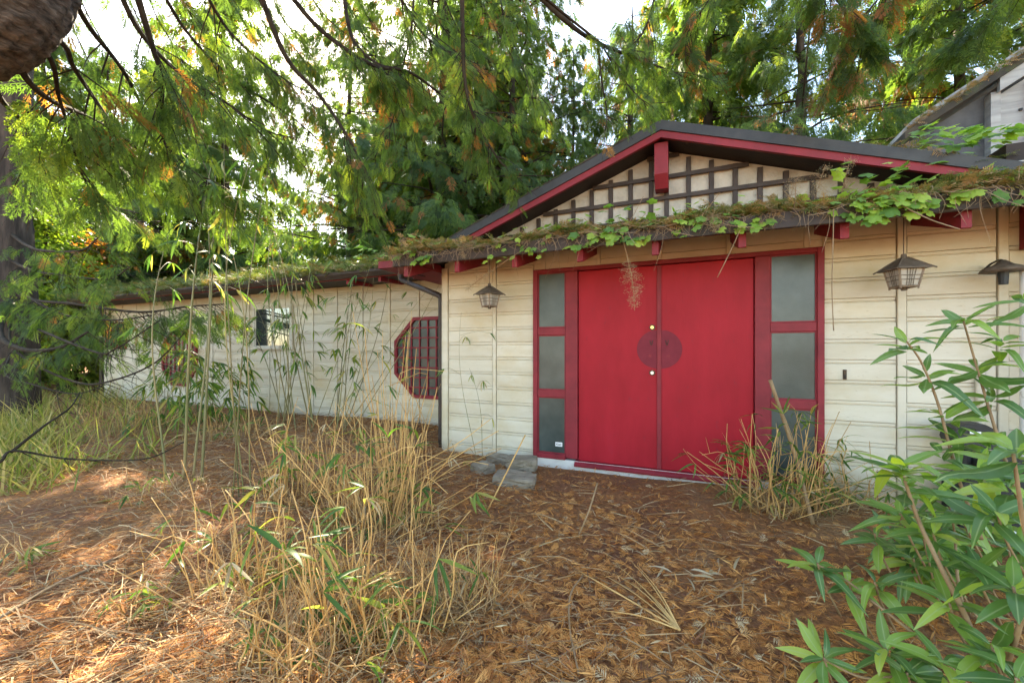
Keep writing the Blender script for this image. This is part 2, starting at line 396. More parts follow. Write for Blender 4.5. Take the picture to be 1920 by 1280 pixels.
# ---- front wall of the entrance block (plane y = 0)
XL, XR, ZB = -2.82, 2.40, 0.075
FX0, FX1, FZ1 = -1.60, 1.125, 2.305                # outer edge of the red frame
fw = MB()
fw.box(XL+0.01, FX0+0.02, 0.003, 0.12, ZB, 2.74); fw.box(FX1-0.02, XR, 0.003, 0.12, ZB, 2.74); fw.box(FX0+0.02, FX1-0.02, 0.003, 0.12, FZ1-0.02, 2.74)
fw.box(XL+0.01, XL+0.10, 0.12, 1.35, ZB, 2.74); fw.box(XR-0.1, XR, 0.12, 1.35, ZB, 2.74)
fwall = fw.build('front_wall', M['cream_old'], house)
bats = [-2.10, -1.48, -0.86, -0.24, 0.38, 1.0, 1.655, 2.26]
def bays(x0, x1, bl):
    e = [x0] + [q for q in bl if x0 < q < x1] + [x1]
    return list(zip(e[:-1], e[1:]))
for a, b_ in bays(XL + 0.075, FX0, [-2.10]): boards(a + (0.026 if a > -2.7 else 0.005), b_ - (0.026 if b_ < -1.9 else 0.003), ZB, 2.72, 0, fwall)
for a, b_ in bays(FX1, XR, [1.655, 2.26]): boards(a + (0.034 if a > 1.2 else 0.003), b_ - (0.034 if b_ < 2.3 else 0), ZB, 2.72, 0, fwall)
zt = ZB + PITCH * math.floor((FZ1 - ZB) / PITCH)
for a, b_ in bays(FX0, FX1, [-1.48, -0.86, -0.24, 0.38, 1.0]):
    MB().box(a + 0.02, b_ - 0.02, -0.018, 0.001, FZ1 + 0.003, zt + PITCH - 0.004).build('siding_board', M['cream'], fwall)
    boards(a + 0.02, b_ - 0.02, zt + PITCH, 2.72, 0, fwall)
batten(-2.10, 0.042, ZB, 2.72, 0, fwall); batten(1.655, 0.058, ZB, 2.72, 0, fwall); batten(2.26, 0.058, ZB, 2.72, 0, fwall)
for x in [-1.48, -0.86, -0.24, 0.38, 1.0]: batten(x, 0.042, FZ1 + 0.004, 2.72, 0, fwall)
MB().bbox(XL, XL + 0.072, -0.036, 0.05, ZB - 0.01, 2.42, 0.005).build('corner_board', M['cream'], fwall)
MB().box(XL-0.012, XL-0.001, -0.036, 1.3, ZB - 0.01, 2.42).build('corner_board', M['cream'], fwall)
wb = MB(); wb.box(XL + 0.02, XR, -0.03, 0.10, -0.12, ZB - 0.002); wb.box(FX0 + 0.01, FX1 - 0.01, -0.045, 0.05, -0.10, 0.178)
wb.build('base_strip', M['whitebase'], house)

# ---- red frame, sidelights and double door
DF0, DC, DF1 = -1.085, -0.245, 0.595               # door opening and its middle
ZD0, ZD1 = 0.185, 2.262
fr = MB()
fr.bbox(FX0, FX0 + 0.052, -0.052, 0.06, 0.16, FZ1); fr.bbox(FX1 - 0.052, FX1, -0.052, 0.06, 0.16, FZ1)
fr.bbox(FX0 + 0.052, FX1 - 0.052, -0.052, 0.06, ZD1, FZ1)
fr.bbox(-1.222, DF0, -0.044, 0.06, 0.20, ZD1 - 0.001); fr.bbox(DF1, 0.718, -0.044, 0.06, 0.20, ZD1 - 0.001)
fr.bbox(FX0 + 0.052, -1.222, -0.058, 0.06, 0.178, 0.235); fr.bbox(0.718, FX1 - 0.052, -0.058, 0.06, 0.178, 0.235)
frame = fr.build('door_frame', M['redtrim'], house)
si = MB().xprism([(0.03, 0.125), (-0.075, 0.125), (-0.08, 0.145), (-0.072, 0.155), (-0.035, 0.182), (0.03, 0.182)], DF0 - 0.03, DF1 + 0.03)
si.build('door_sill', M['redtrim'], house)
lat = [(1.645, 2.262), (0.945, 1.562), (0.235, 0.865)]
for x0, x1 in ((FX0 + 0.052, -1.222), (0.718, FX1 - 0.052)):
    sl = MB()
    sl.bbox(x0, x1, -0.040, 0.03, 1.562, 1.645); sl.bbox(x0, x1, -0.040, 0.03, 0.865, 0.945)
    for z0, z1 in lat:                                             # glazing beads round each pane
        for q in ((x0, x0 + 0.012, z0, z1), (x1 - 0.012, x1, z0, z1)): sl.box(q[0], q[1], -0.030, 0.02, q[2] + 0.001, q[3] - 0.001)
        for q in ((z0, z0 + 0.012), (z1 - 0.012, z1)): sl.box(x0 + 0.012, x1 - 0.012, -0.0295, 0.02, q[0], q[1])
    slo = sl.build('sidelight_window', M['redtrim'], house)
    for z0, z1 in lat: MB().box(x0 + 0.011, x1 - 0.011, -0.020, -0.010, z0 + 0.01, z1 - 0.01).build('pane', M['frost'], slo)
    if x0 < 0:
        st = MB().box(-1.342, -1.262, -0.0225, -0.0205, 0.317, 0.363).build('sticker', M['paper'], slo)
        tc = bpy.data.curves.new('sticker_writing', 'FONT'); tc.body = 'ICam'; tc.size = 0.030; tc.extrude = 0.0004; tc.align_x = 'CENTER'; tc.offset = 0.0008
        tmp = bpy.data.objects.new('tmp', tc); col.objects.link(tmp)
        dg = bpy.context.evaluated_depsgraph_get(); tm = bpy.data.meshes.new_from_object(tmp.evaluated_get(dg)); bpy.data.objects.remove(tmp)
        tm.transform(Matrix.Translation((-1.302, -0.0235, 0.331)) @ Matrix.Rotation(R(90), 4, 'X') @ Matrix.Diagonal((0.95, 0.9, 1, 1)))
        tm.materials.clear(); tm.materials.append(M['ink'])
        link('sticker_writing', tm, slo)
    # dark room behind
MB().box(FX0 + 0.02, FX1 - 0.02, 0.10, 0.118, 0.16, FZ1 - 0.02).build('inner_panel', M['soffit'], house)
def half_disc(cx, cz, r, side, y0, y1, gap):
    n = 28; pr = []
    for i in range(n + 1):
        a = -math.pi/2 + math.pi * i / n
        pr.append((cx + side * (gap + r * math.cos(a)), cz + r * math.sin(a)))
    if side < 0: pr = pr[::-1]
    return MB().yprism(pr, y0, y1)
for side, x0, x1 in ((-1, DF0 + 0.006, DC - 0.003), (1, DC + 0.003, DF1 - 0.006)):
    d = MB().bbox(x0, x1, -0.016, 0.028, ZD0, ZD1 - 0.006, 0.003)
    door = d.build('front_door', M['red'], house)
    half_disc(DC, 1.402, 0.195, side, -0.020, -0.0155, 0.022).build('lock_plate', M['plate'], door)
    for k, zz in enumerate((1.468, 1.335)):                        # star bosses and hook marks on the plate
        mb = MB(); cx = DC + side * (0.075 if k == 0 else 0.088); n = 12 if k else 3
        if k:
            pts = [(cx + (0.022 if i % 2 else 0.032) * math.cos(i*math.pi/6), zz + (0.022 if i % 2 else 0.032) * math.sin(i*math.pi/6)) for i in range(12)]
            mb.yprism(pts, -0.0235, -0.0203); mb.build('star_boss', M['plate'], door)
            MB().yprism([(cx + 0.016*math.cos(i*math.pi/5), zz + 0.016*math.sin(i*math.pi/5)) for i in range(10)], -0.0265, -0.0238).build('star_boss', M['redtrim'], door)
        else:
            mb.tube([(cx - 0.014, -0.023, zz + 0.026), (cx - 0.006, -0.024, zz - 0.014), (cx, -0.024, zz - 0.026), (cx + 0.006, -0.024, zz - 0.014), (cx + 0.014, -0.023, zz + 0.026)], 0.0035, 6).build('hook_boss', M['brown'], door)
    if side < 0:
        MB().bbox(DC - 0.021, DC + 0.021, -0.032, -0.0205, ZD0, ZD1 - 0.006, 0.004).build('astragal', M['redtrim'], door)
        for nm, zz, m1, m2 in (('deadbolt', 1.625, 'bronze', 'brass'), ('door_knob', 1.162, 'bronze', 'steel')):
            cx = DC - 0.066
            ring = MB().yprism([(cx + 0.028*math.cos(i*math.pi/10), zz + 0.028*math.sin(i*math.pi/10)) for i in range(20)], -0.030, -0.0155)
            ro = ring.build(nm, M[m1], door)
            MB().yprism([(cx + 0.016*math.cos(i*math.pi/10), zz + 0.016*math.sin(i*math.pi/10)) for i in range(20)], -0.044, -0.0305).build(nm, M[m2], door)
bell = MB().bbox(1.262, 1.286, -0.034, -0.0205, 1.14, 1.225, 0.003); bell.build('doorbell', M['bronze'], house)
MB().bbox(1.268, 1.280, -0.040, -0.0345, 1.15, 1.185, 0.002).build('doorbell', M['meter'], house)

# ---- lean-to eave over the entrance
EY, EZ, SL = -0.72, 2.325, 0.36
PX0, PX1 = -3.02, 3.6
pr = MB().xprism([(EY, EZ + 0.085), (EY, EZ + 0.13), (0.06, EZ + 0.13 + SL * (0.06 - EY)), (0.06, EZ + 0.085 + SL * (0.06 - EY))], PX0, PX1)
pent = pr.build('entrance_roof', M['roofing'], house)
MB().bbox(PX0, PX1, EY - 0.028, EY - 0.001, EZ, EZ + 0.125, 0.004).build('fascia_board', M['brown'], house)
k = -2
for i in range(-4, 5):
    x = -0.24 + 0.66 * i
    if x > 2.3: continue
    # rafter tail with a slanted foot
    y0, y1 = EY + 0.03, -0.021
    MB().xprism([(y0, EZ + 0.078), (y0, EZ - 0.105), (y0 + 0.015, EZ - 0.11), (y1, EZ - 0.02 + 0.12), (y1, EZ + 0.078 + SL*(y1-y0))], x - 0.027, x + 0.027).build('rafter', M['redtrim'], house)
MB().box(2.35, 2.41, -0.14, -0.022, 2.16, 2.56).build('rafter', M['redtrim'], house)
MB().box(2.42, 2.52, -0.12, -0.0, ZB - 0.05, 2.30).build('corner_post', M['cream_old'], house)

# ---- gable with lattice over stucco
AX, AZ, GY = -0.215, 3.565, -0.30
def roofz(x): return AZ - (0.372 * (AX - x) if x < AX else 0.345 * (x - AX))
LX0, LY = -2.75, 0.03
gw = MB().yprism([(LX0, 2.60), (2.38, 2.60), (2.38, roofz(2.38) - 0.13), (AX, AZ - 0.13), (LX0, roofz(LX0) - 0.13)], LY, LY + 0.10)
gwall = gw.build('gable_wall', M['stucco'], house)
bx = [-0.325 - 0.205 * i for i in range(12)] + [-0.175 + 0.205 * i for i in range(12)]
for x in bx:
    zt = roofz(x) - 0.16
    if zt > 2.66 and x < 2.3: MB().bbox(x - 0.022, x + 0.022, LY - 0.030, LY - 0.001, 2.60, zt, 0.003).build('lattice_bar', M['brown'], gwall)
for z in (2.73, 2.94, 3.15, 3.36):
    xa, xb = AX - (AZ - 0.15 - z) / 0.372, min(2.36, AX + (AZ - 0.15 - z) / 0.345)
    MB().bbox(xa, xb, LY - 0.042, LY - 0.0305, z - 0.021, z + 0.021, 0.003).build('lattice_bar', M['brown'], gwall)
kp = MB().xprism([(GY + 0.07, 3.40), (GY + 0.07, 3.10), (GY + 0.16, 2.985), (LY - 0.045, 2.985), (LY - 0.045, 3.40)], AX - 0.062, AX + 0.062)
kp.build('ridge_bracket', M['redtrim'], house)
def slab(t0, t1, y0, y1, x0, x1, nm, m, par):
    """A strip parallel to the roof slopes, t0..t1 below the roof line; one piece each side of the ridge."""
    for a, b_ in ((x0, AX), (AX, x1)):
        MB().yprism([(a, roofz(a) - t1), (b_, roofz(b_) - t1), (b_, roofz(b_) - t0), (a, roofz(a) - t0)], y0, y1).build(nm, M[m], par)
GX0, GX1 = -3.15, 2.10
groof = MB().yprism([(GX0, roofz(GX0) - 0.03), (AX, AZ - 0.03), (2.6, roofz(2.6) - 0.03), (2.6, roofz(2.6)), (AX, AZ), (GX0, roofz(GX0))], GY + 0.02, 5.5).build('gable_roof', M['roofing'], house)
slab(-0.012, 0.080, GY - 0.012, GY + 0.018, GX0, 2.6, 'roof_edge', 'black', groof)
slab(0.081, 0.146, GY + 0.004, GY + 0.04, GX0, GX1, 'fascia_board', 'redtrim', groof)
slab(0.095, 0.12, GY + 0.041, LY + 0.02, GX0, 2.3, 'soffit_board', 'soffit', groof)
for i in range(9):                                                # raised shingle tabs along the left rake
    x = -0.5 - i * 0.31
    MB().yprism([(x - 0.27, roofz(x - 0.27) + 0.013), (x, roofz(x) + 0.013), (x, roofz(x) + 0.028), (x - 0.27, roofz(x - 0.27) + 0.019)], GY - 0.02, GY + 0.5).build('shingle', M['roofing'], groof)

# ---- the long left wing, wall plane y = 1.25
WY, WX0, WX1, WZ0, WZ1 = 1.25, -14.2, -2.83, 0.14, 2.56
wc = MB().box(WX0, WX1, WY + 0.003, WY + 0.15, 0.05, WZ1 + 0.1)
wwall = wc.build('wing_wall', M['cream_old'], house)
wbat = [-4.11 - 0.61 * i + 0.0 for i in range(-1, 17)]
wb_ = [WX0] + sorted(x for x in wbat if x > WX0 + 0.05) + [WX1]
for a, b_ in zip(wb_[:-1], wb_[1:]): boards(a + 0.026, b_ - 0.026, WZ0, WZ1, WY, wwall)
for x in wbat:
    if x > WX0 + 0.05: batten(x, 0.040, WZ0, WZ1, WY, wwall)
MB().box(WX0 - 0.02, WX1, WY - 0.012, WY + 0.16, -0.15, WZ0 - 0.003).build('foundation', M['concrete'], house)
MB().box(WX0 - 0.12, WX0 - 0.001, WY - 0.06, WY + 0.12, -0.1, 2.5).build('corner_post', M['brown'], house)

def octagon(cx, cz, r):
    t = [(cx + r / math.cos(R(22.5)) * math.cos(R(22.5 + 45*i)), cz + r / math.cos(R(22.5)) * math.sin(R(22.5 + 45*i))) for i in range(8)]
    ri = r - 0.055
    ti = [(cx + ri / math.cos(R(22.5)) * math.cos(R(22.5 + 45*i)), cz + ri / math.cos(R(22.5)) * math.sin(R(22.5 + 45*i))) for i in range(8)]
    f = MB()
    y0, y1 = WY - 0.075, WY - 0.0215
    v = [(a, y0, b_) for a, b_ in t] + [(a, y0, b_) for a, b_ in ti] + [(a, y1, b_) for a, b_ in t] + [(a, y1, b_) for a, b_ in ti]
    fc = []
    for i in range(8):
        j = (i + 1) % 8
        fc += [(i, j, 8 + j, 8 + i), (16 + i, 16 + j, j, i), (8 + i, 8 + j, 24 + j, 24 + i), (16 + j, 16 + i, 24 + i, 24 + j)]
    f.add(v, fc)
    o = f.build('octagon_window', M['redtrim'], house)
    MB().yprism(ti, WY - 0.040, WY - 0.030).build('pane', M['frost'], o)
    for i in range(-3, 4):
        x = cx + i * 0.165
        hh = min(ri, ri * (1 + math.sqrt(2)) - ri - abs(x - cx) + ri * 0.0) if abs(x - cx) > ri * 0.414 else ri
        hh = ri if abs(x - cx) <= ri * 0.4142 else ri * 1.4142 - abs(x - cx)
        MB().box(x - 0.011, x + 0.011, WY - 0.062, WY - 0.0405, cz - hh, cz + hh).build('muntin', M['redtrim'], o)
        z = cz + i * 0.165
        MB().box(cx - hh, cx + hh, WY - 0.068, WY - 0.0625, z - 0.011, z + 0.011).build('muntin', M['redtrim'], o)
octagon(-3.90, 1.265, 0.675)
octagon(-10.78, 1.22, 0.66)
def plain_window(x0, x1, z0, z1, fm, lattice):
    f = MB(); t = 0.05; y0, y1 = WY - 0.060, WY - 0.0215
    f.bbox(x0, x0 + t, y0, y1, z0, z1); f.bbox(x1 - t, x1, y0, y1, z0, z1); f.bbox(x0 + t, x1 - t, y0, y1, z1 - t, z1); f.bbox(x0 + t, x1 - t, y0, y1, z0, z0 + t)
    o = f.build('wing_window', M[fm], house)
    if lattice:
        MB().box(x0 + t, x1 - t, WY - 0.035, WY - 0.028, z0 + t, z1 - t).build('pane', M['frost'], o)
        n = int((x1 - x0) / 0.13)
        for i in range(1, n): MB().box(x0 + (x1-x0)*i/n - 0.014, x0 + (x1-x0)*i/n + 0.014, y0 + 0.005, WY - 0.0355, z0 + t, z1 - t).build('muntin', M[fm], o)
    else:
        xm = (x0 + x1) / 2
        for a, b_, yy in ((x0 + t, xm, 0), (xm, x1 - t, 0.008)):
            MB().box(a + 0.03, b_ - 0.03, WY - 0.036 + yy, WY - 0.030 + yy, z0 + t + 0.03, z1 - t - 0.03).build('pane', M['glass'], o)
            s_ = MB(); s_.box(a, a + 0.03, WY - 0.045 + yy, WY - 0.025 + yy, z0 + t, z1 - t); s_.box(b_ - 0.03, b_, WY - 0.045 + yy, WY - 0.025 + yy, z0 + t, z1 - t)
            s_.box(a + 0.03, b_ - 0.03, WY - 0.045 + yy, WY - 0.025 + yy, z0 + t, z0 + t + 0.03); s_.box(a + 0.03, b_ - 0.03, WY - 0.045 + yy, WY - 0.025 + yy, z1 - t - 0.03, z1 - t)
            s_.build('sash', M['cream_old'], o)
plain_window(-8.22, -7.06, 1.40, 2.30, 'cream_old', False)
plain_window(-14.05, -13.05, 1.42, 2.10, 'redtrim', True)

WE = 0.60                                                          # wing eave line
wr = MB().xprism([(WE, 2.62), (WE, 2.66), (2.8, 2.66 + 0.36*2.2), (5.0, 2.66), (5.0, 2.62), (2.8, 2.62 + 0.36*2.2)], -14.9, -2.6)
wroof = wr.build('wing_roof', M['roofing'], house)
MB().bbox(-14.9, -3.0, WE + 0.0, WE + 0.03, 2.535, 2.615, 0.004).build('fascia_board', M['redtrim'], wroof)
MB().box(-14.85, -3.0, WE + 0.031, WY - 0.0, 2.545, 2.56).build('soffit_board', M['soffit'], wroof)
MB().xprism([(WE - 0.012, 2.64), (WE - 0.12, 2.64), (WE - 0.12, 2.60), (WE - 0.085, 2.545), (WE - 0.012, 2.545)], -14.9, -3.35).build('gutter', M['brown'], wroof)
ds = MB()
pts = catmull([aty(751, 500, WE - 0.06), aty(751, 522, WE - 0.05), Vector((-3.78, 0.50, 2.39)), Vector((-3.1, 0.12, 2.16)), Vector((-2.93, 0.06, 2.09)), Vector((-2.885, 0.03, 1.98)), Vector((-2.885, 0.03, 1.0)), Vector((-2.885, 0.03, 0.10))], 4)
ds.tube(pts, 0.036, 10).build('downspout', M['brown'], wroof, True)
for i in range(4):                                                 # wing rafters near the corner
    x = -3.1 - i * 0.66
    MB().xprism([(WE + 0.04, 2.61), (WE + 0.04, 2.47), (WY - 0.04, 2.50), (WY - 0.04, 2.61)], x - 0.027, x + 0.027).build('rafter', M['redtrim'], wroof)
MB().box(-3.35, -2.835, -0.60, 0.85, 2.36, 2.44).build('soffit_board', M['redtrim'], wroof)

# ---- upper storey behind the right end
UY = 0.85
uw = MB().yprism([(1.95, 2.9), (7.5, 2.9), (7.5, 5.9), (6.2, 6.0), (1.95, 3.40)], UY, UY + 0.1)
uwall = uw.build('upper_wall', M['slate'], house)
ur = 0.64
x0, z0 = 1.95, 3.43
MB().yprism([(x0, z0), (7.0, z0 + ur*5.05), (7.0, z0 + ur*5.05 + 0.07), (x0, z0 + 0.07)], UY - 0.16, UY + 4.0).build('upper_roof', M['roofing'], house)
MB().yprism([(x0 + 0.1, z0 + 0.072), (7.0, z0 + ur*5.05 + 0.008), (7.0, z0 + ur*5.05 + 0.16), (x0 + 0.1, z0 + 0.22)], UY - 0.05, UY + 4.0).build('upper_roof', M['grey'], house)
MB().yprism([(2.62, z0 + ur*0.67 - 0.12), (7.0, z0 + ur*5.05 - 0.12), (7.0, z0 + ur*5.05 - 0.003), (2.62, z0 + ur*0.67 - 0.003)], UY - 0.14, UY - 0.10).build('rake_board', M['grey'], house)
MB().box(2.585, 2.65, UY - 0.09, UY - 0.002, 3.0, 3.76).build('upper_post', M['grey'], house)
MB().yprism([(2.655, 3.0), (2.83, 3.0), (2.83, 3.85), (2.655, 3.74)], UY - 0.06, UY - 0.002).build('upper_panel', M['grey'], house)
for zz in (3.2, 3.38, 3.56): MB().box(2.78, 2.80, UY - 0.075, UY - 0.061, zz, zz + 0.02).build('bolt', M['meter'], house)
MB().yprism([(2.832, 3.16), (3.6, 3.16), (3.6, 4.3), (2.832, 3.80)], UY - 0.11, UY - 0.05).build('upper_board', M['redtrim'], house)
MB().bbox(2.08, 4.2, GY + 0.005, GY + 0.03, 2.62, 2.755).build('lap_board', M['grey'], house)
MB().bbox(2.16, 4.2, GY + 0.02, GY + 0.045, 2.5, 2.615).build('lap_board', M['cream_old'], house)
MB().box(2.16, 4.2, GY + 0.05, 0.8, 2.60, 2.9).build('upper_base', M['soffit'], house)
MB().box(2.6, 5.0, GY - 0.01, 1.0, 2.76, 2.86).build('upper_ledge', M['roofing'], house)

# ================================================================== things on and beside the house
def lantern(x, y, ztop, rot, label):
    t = thing('hanging_lantern', (x, y, ztop - 0.62), label, 'lantern', 'lanterns hanging from the entrance eave')
    mat = Matrix.Translation((x, y, 0)) @ Matrix.Rotation(rot, 4, 'Z') @ Matrix.Translation((0, 0, ztop - 0.30)) @ Matrix.Diagonal((0.74, 0.74, 0.86, 1)) @ Matrix.Translation((0, 0, 0.30 - ztop))
    def put(mb, nm, m, par=t):
        mb.v = [tuple(mat @ Vector(q)) for q in mb.v]
        return mb.build(nm, M[m], par)
    zr = ztop - 0.30                                              # roof apex
    put(MB().tube([(0, 0, zr + 0.02), (0, 0, ztop + 0.06)], 0.005, 6), 'hanging_rod', 'lantern')
    put(MB().tube([(0, 0, zr - 0.005), (0, 0, zr + 0.035)], [0.028, 0.022], 8), 'finial', 'lantern')
    rb, re_ = zr - 0.10, 0.150                                    # roof eave height, half width
    mid = [(-0.055, zr - 0.030), (0.055, zr - 0.030)]
    v = []
    for s_, zz in ((0.02, zr), (0.075, zr - 0.042), (re_, rb)):
        v += [(-s_, -s_, zz), (s_, -s_, zz), (s_, s_, zz), (-s_, s_, zz)]
    v += [(-re_, -re_, rb - 0.008), (re_, -re_, rb - 0.008), (re_, re_, rb - 0.008), (-re_, re_, rb - 0.008)]
    f = []
    for l in range(3):
        for k_ in range(4): f.append((l*4 + k_, l*4 + (k_+1) % 4, l*4 + 4 + (k_+1) % 4, l*4 + 4 + k_))
    f += [(0, 3, 2, 1), (12, 13, 14, 15)]
    ro = put(MB().add(v, f), 'lantern_roof', 'lantern')
    for a, b_ in ((1, 1), (1, -1), (-1, 1), (-1, -1)):            # hip ridges with turned-out tips
        put(MB().tube([(0.02*a, 0.02*b_, zr + 0.004), (0.078*a, 0.078*b_, zr - 0.040), (re_*a, re_*b_, rb + 0.002), ((re_+0.022)*a, (re_+0.022)*b_, rb - 0.014)], 0.007, 6), 'hip_ridge', 'lantern', ro)
    hb, ht, zb = 0.078, 0.108, rb - 0.165                         # cage tapers downwards
    for a, b_ in ((1, 1), (1, -1), (-1, 1), (-1, -1)):
        put(MB().tube([(ht*a, ht*b_, rb - 0.006), (hb*a, hb*b_, zb), (hb*a, hb*b_, zb - 0.012)], 0.011, 4), 'cage_post', 'lanternframe')
    for q, zz in ((hb, zb + 0.008),):
        for a in ((-q, -q, q, -q), (q, -q, q, q), (q, q, -q, q), (-q, q, -q, -q)):
            put(MB().tube([(a[0], a[1], zz), (a[2], a[3], zz)], 0.010, 4), 'cage_rail', 'lanternframe')
    put(MB().tube([(0, 0, zb + 0.004), (0, 0, zb - 0.026)], [0.03, 0.02], 8), 'finial', 'lantern')
    e = 0.004
    for i in range(4):
        rm = Matrix.Rotation(i * math.pi / 2, 4, 'Z')
        q = [(-hb + e, -hb + 0.002, zb + 0.01), (hb - e, -hb + 0.002, zb + 0.01), (ht - e, -ht + 0.002, rb - 0.006), (-ht + e, -ht + 0.002, rb - 0.006)]
        q2 = [(a, b_ + 0.006, c) for a, b_, c in q]
        mb = MB().add([rm @ Vector(p) for p in q + q2], [(0, 1, 2, 3), (7, 6, 5, 4), (0, 4, 5, 1), (1, 5, 6, 2), (2, 6, 7, 3), (3, 7, 4, 0)])
        po = put(mb, 'pane', 'lanternpane')
        for xx in (-0.4, -0.12, 0.12, 0.4):
            put(MB().tube([rm @ Vector((xx*hb*0.9, -hb - 0.003, zb + 0.012)), rm @ Vector((xx*0.8*(hb+ht)/2, -(hb+ht)/2 - 0.003, (zb + rb)/2)), rm @ Vector((xx*ht*0.9, -ht - 0.003, rb - 0.008))], 0.0028, 4), 'pane_bar', 'lantern', po)
        for fz in (0.4, 0.62):
            hh = hb + (ht - hb) * fz; zz = zb + (rb - zb) * fz
            put(MB().tube([rm @ Vector((-hh, -hh - 0.003, zz)), rm @ Vector((hh, -hh - 0.003, zz))], 0.0028, 4), 'pane_bar', 'lantern', po)
    return t
lantern(-2.00, -0.36, 2.40, R(-20), 'small brown lantern hanging left of the red door beside a climbing stalk')
lantern(1.54, -0.36, 2.40, R(13), 'brown hanging lantern right of the red door, above the doorbell')

def rock(x0, px, py, sx, sy, sz, rot, label, seed):
    r_ = random.Random(seed)
    p = on_ground(px, py)
    mb = MB(); n = 4
    V = []
    import itertools
    pts = []
    # chipped block: subdivided box with jitter
    def sub(n):
        vs_, idx = [], {}
        fs = []
        def vid(i, j, k_):
            key = (i, j, k_)
            if key not in idx:
                idx[key] = len(vs_)
                u = Vector((i / n - 0.5, j / n - 0.5, k_ / n))
                edge = sum(1 for c in (i, j, k_) if c in (0, n))
                c_ = Vector((0, 0, 0.5)); u = c_ + (u - c_) * (1 - 0.05 * max(0, edge - 1) - r_.uniform(0, 0.05))
                vs_.append((u.x * sx + r_.uniform(-1, 1) * 0.010, u.y * sy + r_.uniform(-1, 1) * 0.010, u.z * sz + r_.uniform(-1, 1) * 0.008))
            return idx[key]
        for a in range(n):
            for c in range(n):
                fs.append((vid(a,c,0), vid(a,c+1,0), vid(a+1,c+1,0), vid(a+1,c,0))); fs.append((vid(a,c,n), vid(a+1,c,n), vid(a+1,c+1,n), vid(a,c+1,n)))
                fs.append((vid(a,0,c), vid(a+1,0,c), vid(a+1,0,c+1), vid(a,0,c+1))); fs.append((vid(a,n,c), vid(a,n,c+1), vid(a+1,n,c+1), vid(a+1,n,c)))
                fs.append((vid(0,a,c), vid(0,a,c+1), vid(0,a+1,c+1), vid(0,a+1,c))); fs.append((vid(n,a,c), vid(n,a+1,c), vid(n,a+1,c+1), vid(n,a,c+1)))
        return vs_, fs
    mb.add(*sub(6))
    o = mb.build('stone_block', M['concrete'])
    o.location = (p.x, p.y, p.z - 0.02 + x0); o.rotation_euler = (r_.uniform(-0.06, 0.06), r_.uniform(-0.08, 0.08), rot)
    return tag(o, label, 'stone', 'broken stone blocks left of the door')
rock(0, 965, 906, 0.42, 0.24, 0.115, 0.15, 'largest grey stone block lying in front of the left sidelight', 1)
rock(0.05, 978, 884, 0.34, 0.2, 0.13, 0.3, 'grey stone block resting on the largest block by the left sidelight', 2)
rock(0, 905, 884, 0.22, 0.2, 0.11, -0.5, 'small rough stone chunk left of the stacked grey blocks', 3)
rock(0, 938, 868, 0.34, 0.13, 0.12, 0.02, 'flat grey block leaning at the wall behind the other stones', 4)

# ---- gas meter by the right corner
lm = thing('wall_lamp', (2.16, -0.22, 1.88), 'small dark dome lamp on a bracket at the right edge beside the cream pipe', 'lamp')
mb = MB(); mb.tube([(2.16, -0.22, 2.06), (2.16, -0.22, 2.025), (2.16, -0.22, 2.0), (2.16, -0.22, 1.975)], [0.012, 0.055, 0.11, 0.125], 16); mb.build('lamp_shade', M['lantern'], lm, True)
MB().tube([(2.16, -0.22, 1.98), (2.16, -0.22, 1.88)], [0.03, 0.025], 10).build('lamp_holder', M['meter'], lm)
MB().tube(catmull([(2.16, -0.22, 2.05), (2.16, -0.19, 2.065), (2.16, -0.1, 2.06), (2.16, -0.02, 2.03)], 3), 0.008, 6).build('bracket', M['meter'], lm)
gm = thing('gas_meter', (2.02, -0.30, 0.05), 'black gas meter with round regulator against the right end of the cream wall', 'meter')
def disc(mb, cx, cz, r, y0, y1, n=20): return mb.yprism([(cx + r*math.cos(2*math.pi*i/n), cz + r*math.sin(2*math.pi*i/n)) for i in range(n)], y0, y1)
mb = MB(); mb.yprism([(1.80,0.10),(2.30,0.10),(2.36,0.16),(2.36,0.46),(2.30,0.52),(1.80,0.52),(1.74,0.46),(1.74,0.16)], -0.34, -0.10); mb.build('meter_body', M['meter'], gm)
mb = MB(); mb.yprism([(1.86,0.50),(2.24,0.50),(2.24,0.64),(2.18,0.68),(1.92,0.68),(1.86,0.64)], -0.36, -0.12); mb.build('index_box', M['meter'], gm)
disc(MB(), 2.34, 0.38, 0.13, -0.40, -0.14).build('regulator', M['meter'], gm)
mb = MB(); mb.tube([(1.84,-0.2,0.5),(1.84,-0.2,0.76),(1.84,-0.16,0.86),(1.84,-0.05,0.88)], 0.03, 10); mb.build('pipe', M['meter'], gm)
mb = MB(); mb.yprism([(1.73,0.74),(1.95,0.74),(1.97,0.80),(1.95,0.88),(1.89,0.92),(1.79,0.92),(1.73,0.88),(1.71,0.80)], -0.32, -0.14); mb.build('shutoff_cap', M['meter'], gm)
MB().box(1.80, 1.86, -0.325, -0.3205, 0.85, 0.868).build('plate_label', M['paper'], gm)
MB().box(2.02, 2.12, -0.345, -0.3405, 0.14, 0.19).build('plate_label', M['paper'], gm)
MB().box(1.98, 2.14, -0.366, -0.3605, 0.56, 0.62).build('dial_window', M['glass'], gm)
for o_ in gm.children: o_.matrix_parent_inverse = Matrix.Translation(-gm.location) @ Matrix.Translation((0.13, 0.0, -0.07))
tag(MB().tube(catmull([(2.28, -0.22, 1.97), (2.28, -0.22, 1.5), (2.285, -0.21, 0.6), (2.29, -0.20, 0.55)], 3), 0.032, 12).build('white_pipe', M['whitebase'], None, True), 'cream pipe standing at the right end of the wall beside the gas meter', 'pipe')
